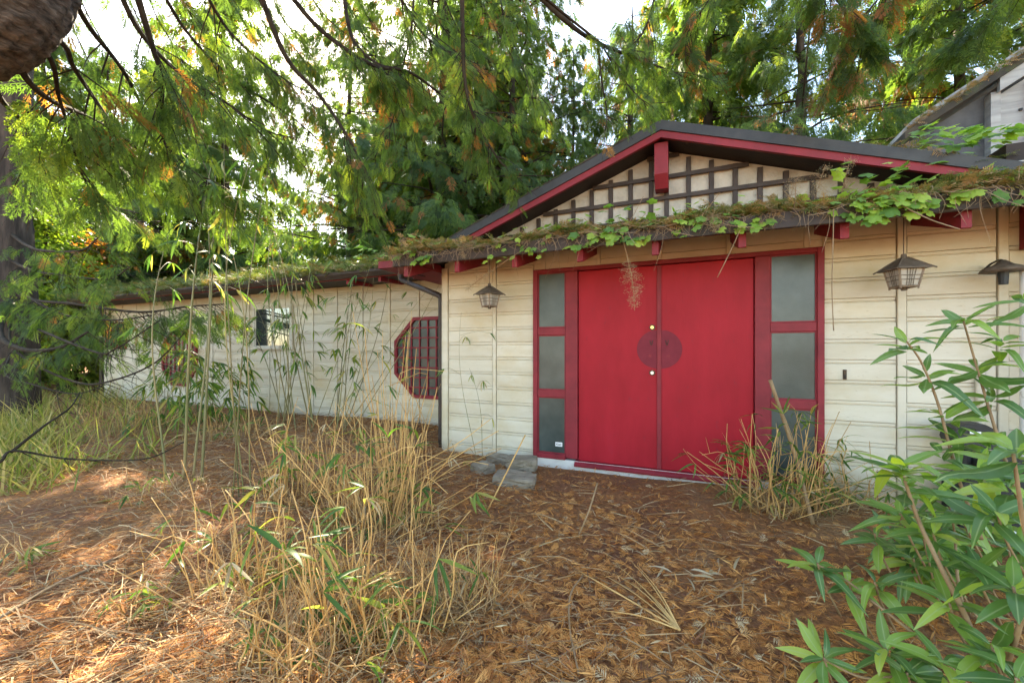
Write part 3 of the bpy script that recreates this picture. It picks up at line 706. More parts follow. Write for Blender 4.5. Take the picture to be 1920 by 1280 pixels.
tag(MB().tube(catmull([(2.12, -0.05, 1.28), (2.12, -0.05, 1.0), (2.12, -0.05, 0.6), (2.12, -0.05, 0.52)], 3), 0.028, 12).build('meter_riser_pipe', M['cream_old'], None, True), 'yellowed pipe rising behind the gas meter on the siding', 'pipe')

# ================================================================== foliage building blocks
RN = np.random.default_rng(11)
def spray(npair, sub, wid, seed):
    """A flat fern-like cedar spray, axis +X, length 1: kites for every branchlet (and smaller kites along them)."""
    r_ = np.random.default_rng(seed)
    V, F = [], []
    def kite(p, d, L, W, dz):
        n = np.array([-d[1], d[0], 0]); o = len(V)
        a = np.array(p); t = a + np.array([d[0], d[1], 0]) * L; mid = a + np.array([d[0], d[1], 0]) * L * 0.4
        t[2] -= dz * L; mid[2] -= dz * L * 0.3
        V.extend([a, mid - n * W / 2, t, mid + n * W / 2]); F.append((o, o+1, o+2, o+3))
    kite((0, 0, 0), (1, 0), 1.0, wid * 0.25, 0.25)
    for i in range(npair):
        t = 0.10 + 0.80 * i / npair
        for s in (-1, 1):
            tt = t + (0.04 if s > 0 else 0) + r_.uniform(-0.015, 0.015)
            L = (0.44 * (1 - tt) ** 0.75 + 0.07) * r_.uniform(0.8, 1.15)
            g = R(r_.uniform(34, 52)) * s
            d = np.array([math.cos(g), math.sin(g)])
            p = np.array([tt, 0, -0.25 * tt * tt])
            dz = r_.uniform(0.05, 0.3)
            kite(p, d, L, wid * (0.55 if sub else 1.0) * (0.5 + L), dz)
            for k in range(sub):
                u = 0.25 + 0.65 * k / max(1, sub)
                q = p + np.array([d[0], d[1], -dz * 0.6]) * L * u
                for s2 in (-1, 1):
                    g2 = g + s2 * R(38)
                    kite(q, (math.cos(g2), math.sin(g2)), L * 0.40 * (1.1 - u), wid * 0.42, 0.1)
    return np.array(V), np.array(F)
NEAR = [spray(8, 2, 0.075, s) for s in (1, 2, 3)]
MID = [spray(8, 1, 0.075, s) for s in (4, 5, 6)]
FAR = [spray(8, 0, 0.095, s) for s in (7, 8)]
KITE = (np.array([(0, 0, 0), (0.4, -0.28, 0.03), (1, 0, -0.12), (0.4, 0.28, 0.03)], float), np.array([(0, 1, 2, 3)]))
BLADE = (np.array([(0, -0.5, 0), (0, 0.5, 0), (0.5, 0.4, 0.0), (0.5, -0.4, 0.0), (1, 0.05, -0.18), (1, -0.05, -0.18)], float) * np.array([1, 0.03, 1]), np.array([(0, 1, 2, 3), (3, 2, 4, 5)]))
def scatter(protos, pos, dirs, nrm, sc, rnd):
    k = RN.integers(0, len(protos), len(pos))
    return join([stamp(p, pos[k == i], dirs[k == i], nrm[k == i], sc[k == i], rnd[k == i]) for i, p in enumerate(protos) if (k == i).any()])

def cedar_data(seed, H, Rad, nb, per, zlow, protos=MID, L0=(0.40, 0.75), trunk_r=0.28, dead=0.12):
    """Trunk, limbs and drooping sprays of one cedar standing at the origin."""
    r_ = np.random.default_rng(seed); rr = random.Random(seed)
    tr = MB(); tr.tube([(0.05*math.sin(i*1.3+seed), 0.05*math.cos(i*1.7+seed), -0.3 + (H+0.3) * i / 10) for i in range(11)], [trunk_r * (1 - 0.93 * i / 10) * (1.35 if i == 0 else 1) for i in range(11)], 10)
    lb = MB(); P, D, N, S, A = [], [], [], [], []
    for i in range(nb):
        h = zlow + (H - zlow - 0.2) * ((i + rr.random()) / nb) ** 1.05
        f = (h - zlow) / (H - zlow)
        L = Rad * (1 - f) ** 0.75 * rr.uniform(0.75, 1.1) + 0.35
        az = i * 2.39996 + rr.uniform(-0.4, 0.4)
        o = np.array([math.cos(az), math.sin(az), 0]); s_ = np.array([-o[1], o[0], 0])
        dr = rr.uniform(0.35, 0.65)
        c = lambda t: np.array([0, 0, h]) + o * L * t + s_ * L * 0.12 * math.sin(t * 3 + i) + np.array([0, 0, 1]) * L * (0.22 * t - dr * t * t + 0.22 * t ** 3)
        lb.tube([c(t) for t in (0, 0.25, 0.5, 0.75, 1.0)], [0.045 * (L / Rad) + 0.01, 0.03 * L / Rad + 0.008, 0.02, 0.012, 0.005], 4, False)
        n = int(per * (0.35 + L / Rad))
        bt = r_.normal(0.0, 0.14); isdead = rr.random() < dead
        for k in range(n):
            t = 0.12 + 0.88 * r_.random() ** 0.8
            side = r_.choice([-1, 1])
            w_ = 0.30 * L * (1.05 - t) * r_.random() + 0.06
            p = c(t) + s_ * side * w_ + o * w_ * 0.4 + np.array([0, 0, -1]) * (w_ * 0.5 + r_.random() * 0.28)
            d = o * r_.uniform(0.15, 0.8) + s_ * side * r_.uniform(0.1, 0.8) + np.array([0, 0, -1]) * r_.uniform(0.35, 1.3)
            P.append(p); D.append(d); N.append(o * 0.5 + np.array([0, 0, 1]) + r_.normal(0, 0.45, 3)); S.append(r_.uniform(*L0))
            q = np.clip(0.38 + bt + r_.normal(0, 0.16), 0, 0.80)
            if (isdead and r_.random() < 0.45) or r_.random() < 0.03: q = r_.uniform(0.86, 1)
            A.append(q)
    arr = scatter(protos, np.array(P), np.array(D), np.array(N), np.array(S), np.array(A))
    return tr, lb, arr
class Proto: pass
def cedar_proto(*a, **k):
    t = Proto(); tr, lb, arr = cedar_data(*a, **k)
    t.trunk = tr.mesh('trunk', M['bark'], True); t.limbs = lb.mesh('limbs', M['limb'], True)
    t.crown = np_mesh('crown', arr[0], arr[1], M['cedar'], arr[2])
    return t
def place_tree(pr, name, p, rot, s, label, cat='tree', group='trees behind the house'):
    e = thing(name, p, label, cat, group)
    e.rotation_euler = (0, 0, rot); e.scale = s if hasattr(s, '__len__') else (s, s, s)
    for nm, me in (('trunk', pr.trunk), ('limbs', pr.limbs), ('crown', pr.crown)):
        if me is None: continue
        o = bpy.data.objects.new(nm, me); col.objects.link(o); o.parent = e
    return e
C1 = cedar_proto(21, 17.0, 3.6, 84, 54, 1.2, protos=FAR, L0=(0.40, 0.8))
C2 = cedar_proto(22, 14.0, 3.2, 76, 56, 0.8, protos=FAR, L0=(0.38, 0.72))
C3 = cedar_proto(23, 12.0, 3.4, 76, 50, 0.9, protos=MID, L0=(0.34, 0.62), dead=0.1)
C4 = cedar_proto(24, 20.0, 4.6, 90, 58, 3.0, protos=FAR, L0=(0.45, 0.85), dead=0.08)
C5 = cedar_proto(25, 19.0, 5.0, 95, 80, 4.6, protos=FAR, L0=(0.22, 0.46), dead=0.12, trunk_r=0.22)
def far(px, d): p = CAM + ray(px, HOR) * d; return Vector((p.x, p.y, gz(p.x, p.y)))
back = [
 (200, 22.0, C1, 1.05, 'distant tall cedar high above the wing end post, pale against the sky'),
 (80, 19.5, C2, 1.25, 'distant cedar between the left trunk and the wing, top out of frame'),
 (1075, 13.0, C5, 0.60, 'short feathery cedar under the blue sky patch, behind the left gable slope'),
 (655, 13.8, C5, 0.80, 'feathery cedar standing in front of the sun'),
 (830, 12.2, C5, 0.95, 'feathery cedar right of the sun with strands hanging over the gable foot'),
 (960, 12.5, C5, 0.85, 'feathery cedar left of the blue sky patch, fine hanging strands'),
 (420, 17.0, C4, 0.95, 'tall open cedar above the wing window, left of the sun'),
 (735, 15.0, C4, 0.62, 'tall open cedar just right of the sun behind the wing roof'),
 (900, 16.5, C4, 0.95, 'tall open cedar behind the gable, right of the long hanging limb'),
 (1290, 15.5, C4, 0.95, 'tall open cedar right of the blue sky patch behind the gable ridge'),
  # photo column, distance, prototype, scale, label
 (-150, 13.0, C2, 1.0, 'cedar with hanging branches farthest to the left, mostly outside the picture'),
 (330, 16.0, C2, 0.95, 'cedar rising behind the wing roof above the far octagon window'),
 (660, 14.5, C3, 0.72, 'low cedar with rusty sprays behind the wing roof, just below the sun'),
 (770, 16.0, C2, 0.86, 'dense cedar behind the left end of the gable roof'),
 (870, 12.5, C3, 0.92, 'cedar standing directly behind the left slope of the gable'),
 (985, 17.0, C1, 0.80, 'blue green cedar behind the gable, left of the patch of blue sky'),
 (1105, 19.0, C2, 0.78, 'pale distant cedar under the patch of blue sky'),
 (1185, 11.5, C3, 0.92, 'bright cedar just behind the ridge of the gable'),
 (1330, 12.5, C2, 1.05, 'dark green cedar behind the right slope of the gable'),
 (1500, 10.5, C3, 1.02, 'cedar with orange dead sprays above the right roof slope'),
 (1660, 13.5, C1, 0.9, 'tall dark cedar behind the roof, right of the orange sprays'),
 (1800, 10.5, C2, 0.95, 'shady cedar above the steep upper roof on the right'),
 (1990, 11.0, C3, 1.0, 'cedar at the right border behind the upper roof')]
for i, (px, d, pr, s, lab) in enumerate(back):
    place_tree(pr, 'cedar_tree', far(px, d), 1.7 * i + 0.4, (s * (1.0 + 0.08 * math.sin(i * 2.1)), s * (1.0 + 0.08 * math.cos(i * 1.3)), s), lab)

# ---- sunlit leafy trees beyond the left end of the wing
def leafy_proto(seed, H, Rad, n):
    r_ = np.random.default_rng(seed); rr = random.Random(seed)
    t = Proto(); tr = MB(); lb = MB()
    P, D, N, S, A = [], [], [], [], []
    for k in range(4):
        a = k * 1.6 + rr.random(); top = Vector((math.cos(a) * Rad * 0.35, math.sin(a) * Rad * 0.35, H * 0.75))
        tr.tube(catmull([(0.08*math.cos(a), 0.08*math.sin(a), -0.2), Vector((math.cos(a)*0.25, math.sin(a)*0.25, H*0.35)), top], 4), [0.07 - 0.006 * i for i in range(9)], 6)
        for j in range(9):
            b = a + rr.uniform(-1.3, 1.3); s0 = Vector((math.cos(a) * Rad * 0.3 * j / 9, math.sin(a) * Rad * 0.3 * j / 9, H * (0.15 + 0.6 * j / 9)))
            e0 = s0 + Vector((math.cos(b), math.sin(b), rr.uniform(0.0, 0.5))) * Rad * rr.uniform(0.4, 0.9)
            lb.tube(catmull([s0, (s0 + e0) / 2 + Vector((0, 0, 0.15)), e0], 3), [0.02, 0.017, 0.014, 0.012, 0.009, 0.006, 0.004], 4, False)
            m_ = n // 36
            u = r_.random(m_) ** 0.6
            base = np.array(s0)[None] + (np.array(e0) - np.array(s0))[None] * u[:, None] + r_.normal(0, 0.22, (m_, 3)) * np.array([1, 1, 0.6])
            P.append(base); dd = r_.normal(0, 1, (m_, 3)); dd[:, 2] = -0.3 + 0.3 * dd[:, 2]; D.append(dd)
            N.append(np.array([0, 0, 1]) + r_.normal(0, 0.35, (m_, 3))); S.append(r_.uniform(0.08, 0.17, m_)); A.append(np.clip(0.5 + r_.normal(0, 0.22) + r_.normal(0, 0.15, m_), 0, 1))
    V_, F_, A_ = stamp(KITE, np.concatenate(P), np.concatenate(D), np.concatenate(N), np.concatenate(S), np.concatenate(A))
    t.trunk = tr.mesh('trunk', M['limb'], True); t.limbs = lb.mesh('limbs', M['limb'], True); t.crown = np_mesh('crown', V_, F_, M['maple'], A_)
    return t
B1, B2 = leafy_proto(31, 5.0, 2.6, 15000), leafy_proto(32, 3.2, 2.2, 11000)
for i, (px, d, pr, s, lab) in enumerate([
 (60, 13.5, B1, 1.45, 'sunlit yellow green leafy tree behind the dark trunk at the left edge'),
 (190, 17.0, B1, 1.6, 'bright leafy tree glowing behind the end post of the wing'),
 (125, 11.5, B2, 1.15, 'yellow green bush filling the gap left of the wing end'),
 (-60, 11.0, B2, 1.0, 'leafy bush low at the left border beside the grass'),
 (330, 19.0, B1, 1.6, 'yellow leafy tree above the far end of the wing roof'),
 (470, 19.0, B1, 1.5, 'sunlit leafy tree seen between the bamboo culms above the roof'),
 (620, 17.0, B1, 1.35, 'yellow leafy tree between cedars behind the wing roof'),
 (1150, 13.5, B1, 0.95, 'small bright yellow green tree peeking over the left gable slope')]):
    place_tree(pr, 'leafy_tree', far(px, d), 2.2 * i, s, lab, 'tree', 'sunlit leafy trees')

# ================================================================== the near cedar: leaning trunk and long limbs overhead
nc = thing('leaning_cedar_tree', (-2.6, -4.0, 0), 'near cedar whose thick leaning trunk fills the top left corner, limbs sweeping over the yard', 'tree')
TRD = 1.55
tp = [at(-520, 760, TRD*1.25), at(-430, 330, TRD*1.15), at(-230, 90, TRD*1.06), at(-60, 25, TRD), at(18, -90, TRD*0.98), at(30, -330, TRD), at(25, -700, TRD*1.05)]
tp = catmull(tp, 8)
def bark_trunk(path, r0, r1, NS, amp, seed):
    """Trunk surface with long fibrous ridges and cracks."""
    n = len(path); mb = MB(); mb.tube(path, [r0 + (r1 - r0) * i / n for i in range(n)], NS)
    q = np.random.default_rng(seed)
    w = [(int(q.integers(7, 16)), q.uniform(0.15, 0.5), q.uniform(0, 6.28)) for _ in range(4)] + [(int(q.integers(20, 34)), q.uniform(0.3, 1.1), q.uniform(0, 6.28)) for _ in range(5)]
    out = []
    for i, v in enumerate(mb.v):
        l, k = divmod(i, NS); a = 2 * math.pi * k / NS
        h = 0
        for j_, (f, sl, ph) in enumerate(w):
            g = abs(math.sin(0.5 * f * a + ph + 1.6 * math.sin(l * sl * 0.45 + ph * 2) + 0.8 * math.sin(l * sl + j_)))
            h += (g ** 0.6 - 0.6) * (1.0 if j_ < 4 else 0.6)
        h += 0.5 * math.sin(l * 1.9 + 3 * math.sin(a * 5)) + q.uniform(-0.5, 0.5)
        c = path[l]
        out.append(tuple(c + (Vector(v) - c) * (1 + amp * h)))
    mb.v = out
    return mb
tr = bark_trunk(catmull(tp[::8] + ([] if (len(tp) - 1) % 8 == 0 else [tp[-1]]), 22), 0.20, 0.175, 120, 0.034, 4)
tr.build('trunk', M['nearbark'], nc, True)
def limb(path, r0, r1, spread=1.0, twigs=14, per=8, t0=0.1, bias=None, sc=(0.11, 0.20), dead=0.06, parent=None, nm='limb', down=1.0, tlen=(0.25, 0.75), leaf=True, near=None):
    """A curved limb with hanging twigs (one mesh) and its sprays (its sub-part)."""
    pts = catmull(path, 7); n = len(pts)
    mb = MB(); mb.tube(pts, [r0 + (r1 - r0) * i / (n - 1) for i in range(n)], 7, True)
    near = parent is None if near is None else near
    if parent is None and (path[0] - CAM).normalized().z > 0.5:     # carry the limb back to the trunk above the frame
        a_ = at(28, -380, TRD); m_ = (a_ + path[0]) / 2 + UP * 0.35
        mb.tube(catmull([a_, m_, path[0]], 5), [r0 * 1.8 - 0.8 * r0 * i / 10 for i in range(11)], 7, False)
    rr = random.Random(int(abs(path[0][0]) * 1000 + abs(path[-1][2]) * 777)); r_ = np.random.default_rng(rr.randrange(10**6))
    P, D, N, S, A = [], [], [], [], []
    for k in range(twigs):
        t = t0 + (1 - t0) * (k + rr.random()) / twigs
        i = min(n - 2, int(t * (n - 1)))
        p = pts[i].lerp(pts[i + 1], t * (n - 1) - i)
        tg = (pts[i + 1] - pts[i]).normalized()
        sd = tg.cross(UP); sd = sd.normalized() if sd.length > 0.1 else Vector((1, 0, 0))
        side = rr.choice((-1, 1))
        L = rr.uniform(*tlen) * spread
        d = tg * rr.uniform(0.2, 0.8) + sd * side * rr.uniform(0.2, 0.9) + UP * (-rr.uniform(0.2, 0.9) * down)
        d.normalize()
        d2 = (d + UP * (-0.35 * down) + tg * 0.25).normalized()
        q = [p, p + d * L * 0.35, p + d * L * 0.35 + d2 * L * 0.35, p + d * L * 0.35 + d2 * L * 0.65 + tg * L * 0.1]
        tw = catmull(q, 3)
        mb.tube(tw, [max(0.0014, 0.0045 * (1 - j / len(tw))) for j in range(len(tw))], 4, False)
        td = rr.random() < dead; bt = rr.gauss(0, 0.15)
        if not leaf: continue
        for j in range(max(2, int(per * (0.62 if near else 0.6)))):
            u = 0.15 + 0.85 * (j + rr.random()) / per
            ii = min(len(tw) - 2, int(u * (len(tw) - 1))); pp = tw[ii].lerp(tw[ii + 1], u * (len(tw) - 1) - ii)
            tt = (tw[ii + 1] - tw[ii]).normalized(); s2 = tt.cross(UP); s2 = s2.normalized() if s2.length > 0.1 else sd
            dd = tt * rr.uniform(0.3, 0.9) + s2 * rr.choice((-1, 1)) * rr.uniform(0.1, 0.9) + UP * (-rr.uniform(0.1, 1.0) * down)
            P.append(tuple(pp)); D.append(tuple(dd)); N.append(tuple(UP + Vector((rr.gauss(0, .5), rr.gauss(0, .5), 0)))); S.append(rr.uniform(*sc))
            a = min(0.8, max(0, 0.40 + bt + rr.gauss(0, 0.14)))
            if (td and rr.random() < 0.6) or rr.random() < 0.02: a = rr.uniform(0.86, 1)
            A.append(a)
    lo = mb.build(nm, M['limb'], parent or nc, True)
    if P:
        arr = scatter(NEAR if near else MID, np.array(P), np.array(D), np.array(N), np.array(S), np.array(A))
        link('foliage', np_mesh('foliage', arr[0], arr[1], M['cedar'], arr[2]), lo)
    return lo
def pp(*a): return [at(*q) for q in a]
limb(pp((470,-60,2.6),(535,105,2.8),(600,180,3.0),(655,262,3.1),(690,340,3.2)), 0.020, 0.006, 1.0, 16, 8, 0.45)
limb(pp((520,-40,3.2),(600,55,3.3),(698,122,3.4),(771,137,3.6),(870,205,3.8),(960,212,4.0)), 0.022, 0.005, 0.8, 26, 8, 0.25, down=0.6)
limb(pp((640,-40,3.4),(660,70,3.4),(705,118,3.45),(745,128,3.6)), 0.018, 0.006, 0.9, 14, 8, 0.3)
limb(pp((866,-60,3.0),(868,80,3.1),(873,160,3.15),(890,222,3.2),(930,292,3.3),(968,338,3.4)), 0.019, 0.005, 0.65, 26, 8, 0.1, down=0.5)
limb(pp((960,-60,3.3),(1050,30,3.4),(1112,76,3.5),(1200,112,3.6),(1300,150,3.7)), 0.026, 0.006, 0.6, 22, 7, 0.4, down=0.6)
limb(pp((1120,76,3.5),(1128,150,3.5),(1138,215,3.5),(1132,260,3.5)), 0.010, 0.004, 0.45, 10, 6, 0.0, down=0.3)
limb(pp((1125,80,3.5),(1170,150,3.5),(1215,200,3.5)), 0.008, 0.003, 0.4, 10, 6, 0.0, down=0.3)
limb(pp((242,-60,1.9),(285,85,2.1),(304,150,2.2),(302,235,2.3),(310,275,2.35)), 0.017, 0.004, 0.7, 14, 8, 0.25)
limb(pp((205,-60,2.1),(262,60,2.3),(340,140,2.6),(420,190,2.9),(500,245,3.2),(560,260,3.4)), 0.015, 0.004, 1.0, 24, 9, 0.2)
limb(pp((118,-40,1.8),(168,52,2.0),(232,135,2.3),(290,240,2.7),(360,320,3.1),(430,352,3.5)), 0.014, 0.004, 0.9, 24, 9, 0.25)
limb(pp((50,40,1.6),(120,85,1.72),(140,130,1.9),(200,220,2.3),(240,290,2.7),(320,330,3.2),(430,350,3.6)), 0.013, 0.004, 0.9, 22, 9, 0.3)
limb(pp((55,60,1.6),(98,118,1.72),(110,180,1.9),(132,250,2.1),(150,320,2.3),(185,380,2.6)), 0.011, 0.003, 0.6, 14, 8, 0.3)
limb(pp((20,60,1.6),(45,140,1.7),(90,185,1.9),(150,212,2.2),(205,240,2.6),(290,300,3.2),(380,380,3.8),(470,400,4.2)), 0.015, 0.004, 1.0, 24, 9, 0.3)
limb(pp((-40,60,1.6),(-5,175,1.7),(40,225,2.0),(95,290,2.5),(160,340,3.1),(240,410,3.8),(300,415,4.2)), 0.012, 0.004, 0.9, 22, 9, 0.3)
limb(pp((280,-60,2.4),(350,60,2.7),(440,150,3.1),(560,230,3.6),(660,330,4.1),(700,400,4.3)), 0.012, 0.004, 1.0, 24, 9, 0.2)
limb(pp((360,-60,2.6),(430,60,2.9),(520,140,3.2),(590,180,3.5)), 0.012, 0.004, 1.0, 20, 9, 0.15)
limb(pp((720,-60,3.2),(790,60,3.5),(860,110,3.7),(905,140,3.9)), 0.013, 0.004, 1.0, 18, 9, 0.1)
limb(pp((780,-60,3.6),(770,60,3.7),(752,140,3.8),(735,230,3.9),(700,300,4.0)), 0.011, 0.004, 1.0, 20, 9, 0.15)
limb(pp((930,-60,3.8),(950,60,3.9),(985,140,4.0),(1010,190,4.1)), 0.010, 0.003, 1.0, 16, 9, 0.1)
limb(pp((1240,-60,3.4),(1215,40,3.5),(1190,80,3.6),(1150,110,3.7)), 0.010, 0.003, 0.9, 14, 8, 0.1)
bo = thing('overhanging_bough', at(1640, -140, 3.0), 'cedar boughs with orange dead sprays hanging in at the top right', 'branch')
MB().tube(catmull([far(1500, 10.5) + UP * 7.0, at(1560, -330, 5.5), at(1640, -140, 3.0), at(1980, -110, 2.6), at(2200, -60, 2.5)], 6), 0.02, 7).build('limb', M['limb'], bo, True)
limb(pp((1480,-80,2.9),(1560,-10,2.9),(1600,50,2.95),(1625,110,3.0)), 0.010, 0.003, 1.1, 22, 9, 0.05, dead=0.25, sc=(0.14, 0.24), down=0.5, tlen=(0.2, 0.45), parent=bo, near=True)
limb(pp((1700,-100,2.9),(1660,-20,3.0),(1600,60,3.1),(1560,160,3.2)), 0.010, 0.003, 1.1, 20, 9, 0.05, dead=0.3, sc=(0.14, 0.24), down=0.5, tlen=(0.2, 0.45), parent=bo, near=True)
limb(pp((1980,-90,2.6),(1890,-10,2.7),(1840,40,2.8),(1800,80,2.9)), 0.010, 0.003, 0.9, 16, 9, 0.05, dead=0.05, sc=(0.14, 0.24), down=0.5, tlen=(0.2, 0.45), parent=bo, near=True)
limb(pp((1380,-90,3.3),(1330,0,3.4),(1290,60,3.5),(1285,120,3.6)), 0.010, 0.003, 0.8, 18, 8, 0.05, dead=0.2, sc=(0.13, 0.22), down=0.5)

rq = random.Random(64)
for k in range(18):
    x0 = 90 + k * 46 + rq.uniform(-20, 20); d0 = rq.uniform(3.4, 4.4)
    dx = rq.uniform(90, 190); yy = rq.uniform(120, 260)
    limb(pp((x0, -70, d0), (x0 + dx * 0.4, yy * 0.25, d0 + 0.3), (x0 + dx * 0.8, yy * 0.7, d0 + 0.6), (x0 + dx, yy, d0 + 0.8)), 0.009, 0.003, 0.8, 18, 8, 0.05, sc=(0.10, 0.18), dead=0.12, down=0.7, tlen=(0.2, 0.55))

# ---- dark cedar at the left edge with low sweeping branches
p0 = far(22, 7.6)
lc = thing('edge_cedar_tree', p0, 'dark cedar trunk standing at the left edge with low sweeping branches', 'tree')
bark_trunk(catmull([p0 + Vector((0.02*i*math.sin(i), 0, -0.2 + i * 0.9)) for i in range(11)], 8), 0.36, 0.17, 72, 0.035, 9).build('trunk', M['bark'], lc, True)
limb(pp((15,560,7.5),(0,625,6.0),(45,655,5.6),(110,652,5.3),(165,622,5.2)), 0.05, 0.012, 1.3, 22, 9, 0.3, parent=lc, sc=(0.14, 0.26))
limb(pp((22,560,7.5),(40,600,6.4),(90,625,5.4),(180,660,4.9),(215,655,4.8),(300,600,4.6)), 0.022, 0.006, 1.2, 20, 8, 0.35, parent=lc, sc=(0.18, 0.3), leaf=False)
limb(pp((22,590,7.5),(20,640,6.2),(60,680,5.4),(150,718,4.9),(215,712,4.7),(290,680,4.6),(345,625,4.6)), 0.020, 0.006, 1.0, 12, 4, 0.5, parent=lc, leaf=False)
limb(pp((22,660,7.5),(10,700,5.8),(60,720,5.2),(140,738,5.0),(200,720,5.0)), 0.016, 0.005, 1.0, 10, 4, 0.4, parent=lc, leaf=False)
limb(pp((22,440,7.5),(50,460,6.8),(80,470,6.2),(150,470,5.8),(185,445,5.6)), 0.03, 0.008, 1.5, 22, 9, 0.1, parent=lc, sc=(0.14, 0.26))
limb(pp((22,490,7.5),(60,507,6.7),(110,515,6.0),(200,523,5.4),(245,500,5.2)), 0.025, 0.007, 1.5, 24, 9, 0.1, parent=lc, sc=(0.14, 0.26))
limb(pp((22,545,7.5),(60,562,6.8),(140,570,6.0),(260,585,5.6),(350,575,5.6),(420,570,5.7)), 0.028, 0.008, 1.6, 80, 10, 0.05, parent=lc, sc=(0.14, 0.28), tlen=(0.3, 0.7))
limb(pp((22,535,7.5),(50,555,6.9),(120,590,6.0),(210,600,5.5),(290,590,5.3)), 0.025, 0.007, 1.5, 34, 10, 0.1, parent=lc, sc=(0.14, 0.26))
limb(pp((22,320,7.5),(50,345,6.9),(90,360,6.4),(180,380,5.9),(260,400,5.6)), 0.028, 0.008, 1.6, 30, 9, 0.1, parent=lc, sc=(0.14, 0.26))
limb(pp((15,690,7.5),(-190,800,5.0),(-130,890,3.9),(-10,870,3.6),(25,845,3.7),(130,860,3.9),(270,860,4.1),(345,828,4.3)), 0.018, 0.005, 0.5, 8, 3, 0.3, parent=lc, leaf=False, nm='limb')
limb(pp((20,848,3.7),(80,800,3.9),(130,765,4.1),(150,735,4.3)), 0.014, 0.005, 0.5, 6, 3, 0.3, parent=lc, leaf=False, nm='limb')

# ================================================================== ground litter (nobody could count it)
def floor_points(n, seed, cond=None):
    r_ = np.random.default_rng(seed); out = []
    while len(out) < n:
        x = r_.uniform(-8.5, 4.0); y = r_.uniform(-4.6, 1.15)
        d2 = (x * 0.8 + 0.6) ** 2 + (y + 4.4) ** 2
        if r_.random() > 3.0 / (d2 + 0.6): continue
        if y > -0.05 and x > -2.95: continue
        if cond and not cond(x, y, r_): continue
        out.append((x, y, gz(x, y)))
    return np.array(out)
def rust(x, y): return 0.5 + 0.5 * math.sin(1.1 * x + 0.7) * math.cos(0.9 * y + 0.3) + 0.25 * math.sin(3.3 * x + 1.9 * y)
def cond_frond(x, y, r_):
    p = 0.25 + 0.75 * smooth(-2.6, -0.9, x)
    p *= 1 - 0.75 * smooth(-1.2, -0.5, y) * smooth(-3.0, -1.5, x)
    return r_.random() < p
FROND = [spray(7, 0, 0.07, s) for s in (41, 42, 43)]
RLIT = [spray(5, 0, 0.09, s) for s in (44, 45)]
P = floor_points(19000, 5, cond_frond); n = len(P); r_ = np.random.default_rng(6)
a = r_.uniform(0, 2 * np.pi, n)
D = np.stack([np.cos(a), np.sin(a), r_.normal(0.05, 0.22, n)], 1); N = np.array([0, 0, 1]) + r_.normal(0, 0.32, (n, 3))
A = np.clip(np.array([0.60 + 0.16 * (rust(x, y) - 0.5) for x, y, _ in P]) + r_.normal(0, 0.22, n), 0, 1)
P[:, 2] += r_.uniform(0.004, 0.035, n)
arr = scatter(FROND, P, D, N, r_.uniform(0.035, 0.105, n), A)
tag(link('fallen_frond_litter', np_mesh('fallen_frond_litter', arr[0], arr[1], M['litter'], arr[2])), 'orange brown fallen cedar fronds covering the yard before the door', 'leaf litter', kind='stuff')
def mat_points(n, seed):
    q = np.random.default_rng(seed); x = q.uniform(-11, -2.2, n); y = q.uniform(-2.2, 1.15, n)
    return np.array([(a_, b_, gz(a_, b_)) for a_, b_ in zip(x, y)])
P = np.concatenate([floor_points(34000, 9), mat_points(6000, 10)]); n = len(P)
a = r_.uniform(0, 2 * np.pi, n); D = np.stack([np.cos(a), np.sin(a), r_.normal(0.05, 0.25, n)], 1)
P[:, 2] += r_.uniform(0.003, 0.045, n)
NEEDLE = (np.array([(0, -0.02, 0), (0.45, -0.05, 0.03), (1, 0.02, -0.02), (0.5, 0.05, 0.03)], float), np.array([(0, 1, 2, 3)]))
V_, F_, A_ = stamp(NEEDLE, P, D, np.array([0, 0, 1]) + r_.normal(0, 0.4, (n, 3)), r_.uniform(0.025, 0.10, n), np.clip(r_.normal(0.52, 0.30, n), 0, 1))
tag(link('needle_litter', np_mesh('needle_litter', V_, F_, M['litter'], A_)), 'fine brown needles and twig bits matted over the whole yard', 'leaf litter', kind='stuff')
P = mat_points(4200, 12); n = len(P); a = r_.normal(0.3, 0.7, n)
D = np.stack([np.cos(a), np.sin(a), np.abs(r_.normal(0.08, 0.2, n))], 1); P[:, 2] += r_.uniform(0.0, 0.06, n)
V_, F_, A_ = stamp((BLADE[0] * np.array([1, 0.6, 1]), BLADE[1]), P, D, np.array([0, 0, 1]) + r_.normal(0, 0.5, (n, 3)), r_.uniform(0.12, 0.5, n), np.clip(r_.normal(0.42, 0.25, n), 0, 1))
tag(link('straw_mat', np_mesh('straw_mat', V_, F_, M['strawbits'], A_)), 'matted dry straw on the ground along the foot of the wing', 'straw', kind='stuff')
P = floor_points(13000, 7, lambda x, y, q: q.random() < 0.30 + 0.7 * smooth(-0.6, -2.4, x)); n = len(P)
a = r_.normal(0.45, 0.55, n) + np.where(r_.random(n) < 0.35, r_.uniform(0, 3.1, n), 0)
D = np.stack([np.cos(a), np.sin(a), r_.normal(0.04, 0.14, n)], 1); N = np.array([0, 0, 1]) + r_.normal(0, 0.5, (n, 3))
P[:, 2] += r_.uniform(0.004, 0.05, n)
V_, F_, A_ = stamp((BLADE[0] * np.array([1, 0.75, 1]), BLADE[1]), P, D, N, r_.uniform(0.06, 0.34, n), np.clip(r_.normal(0.5, 0.25, n), 0, 1))
tag(link('straw_litter', np_mesh('straw_litter', V_, F_, M['strawbits'], A_)), 'tan dead bamboo straw strewn over the left side of the yard', 'straw', kind='stuff')

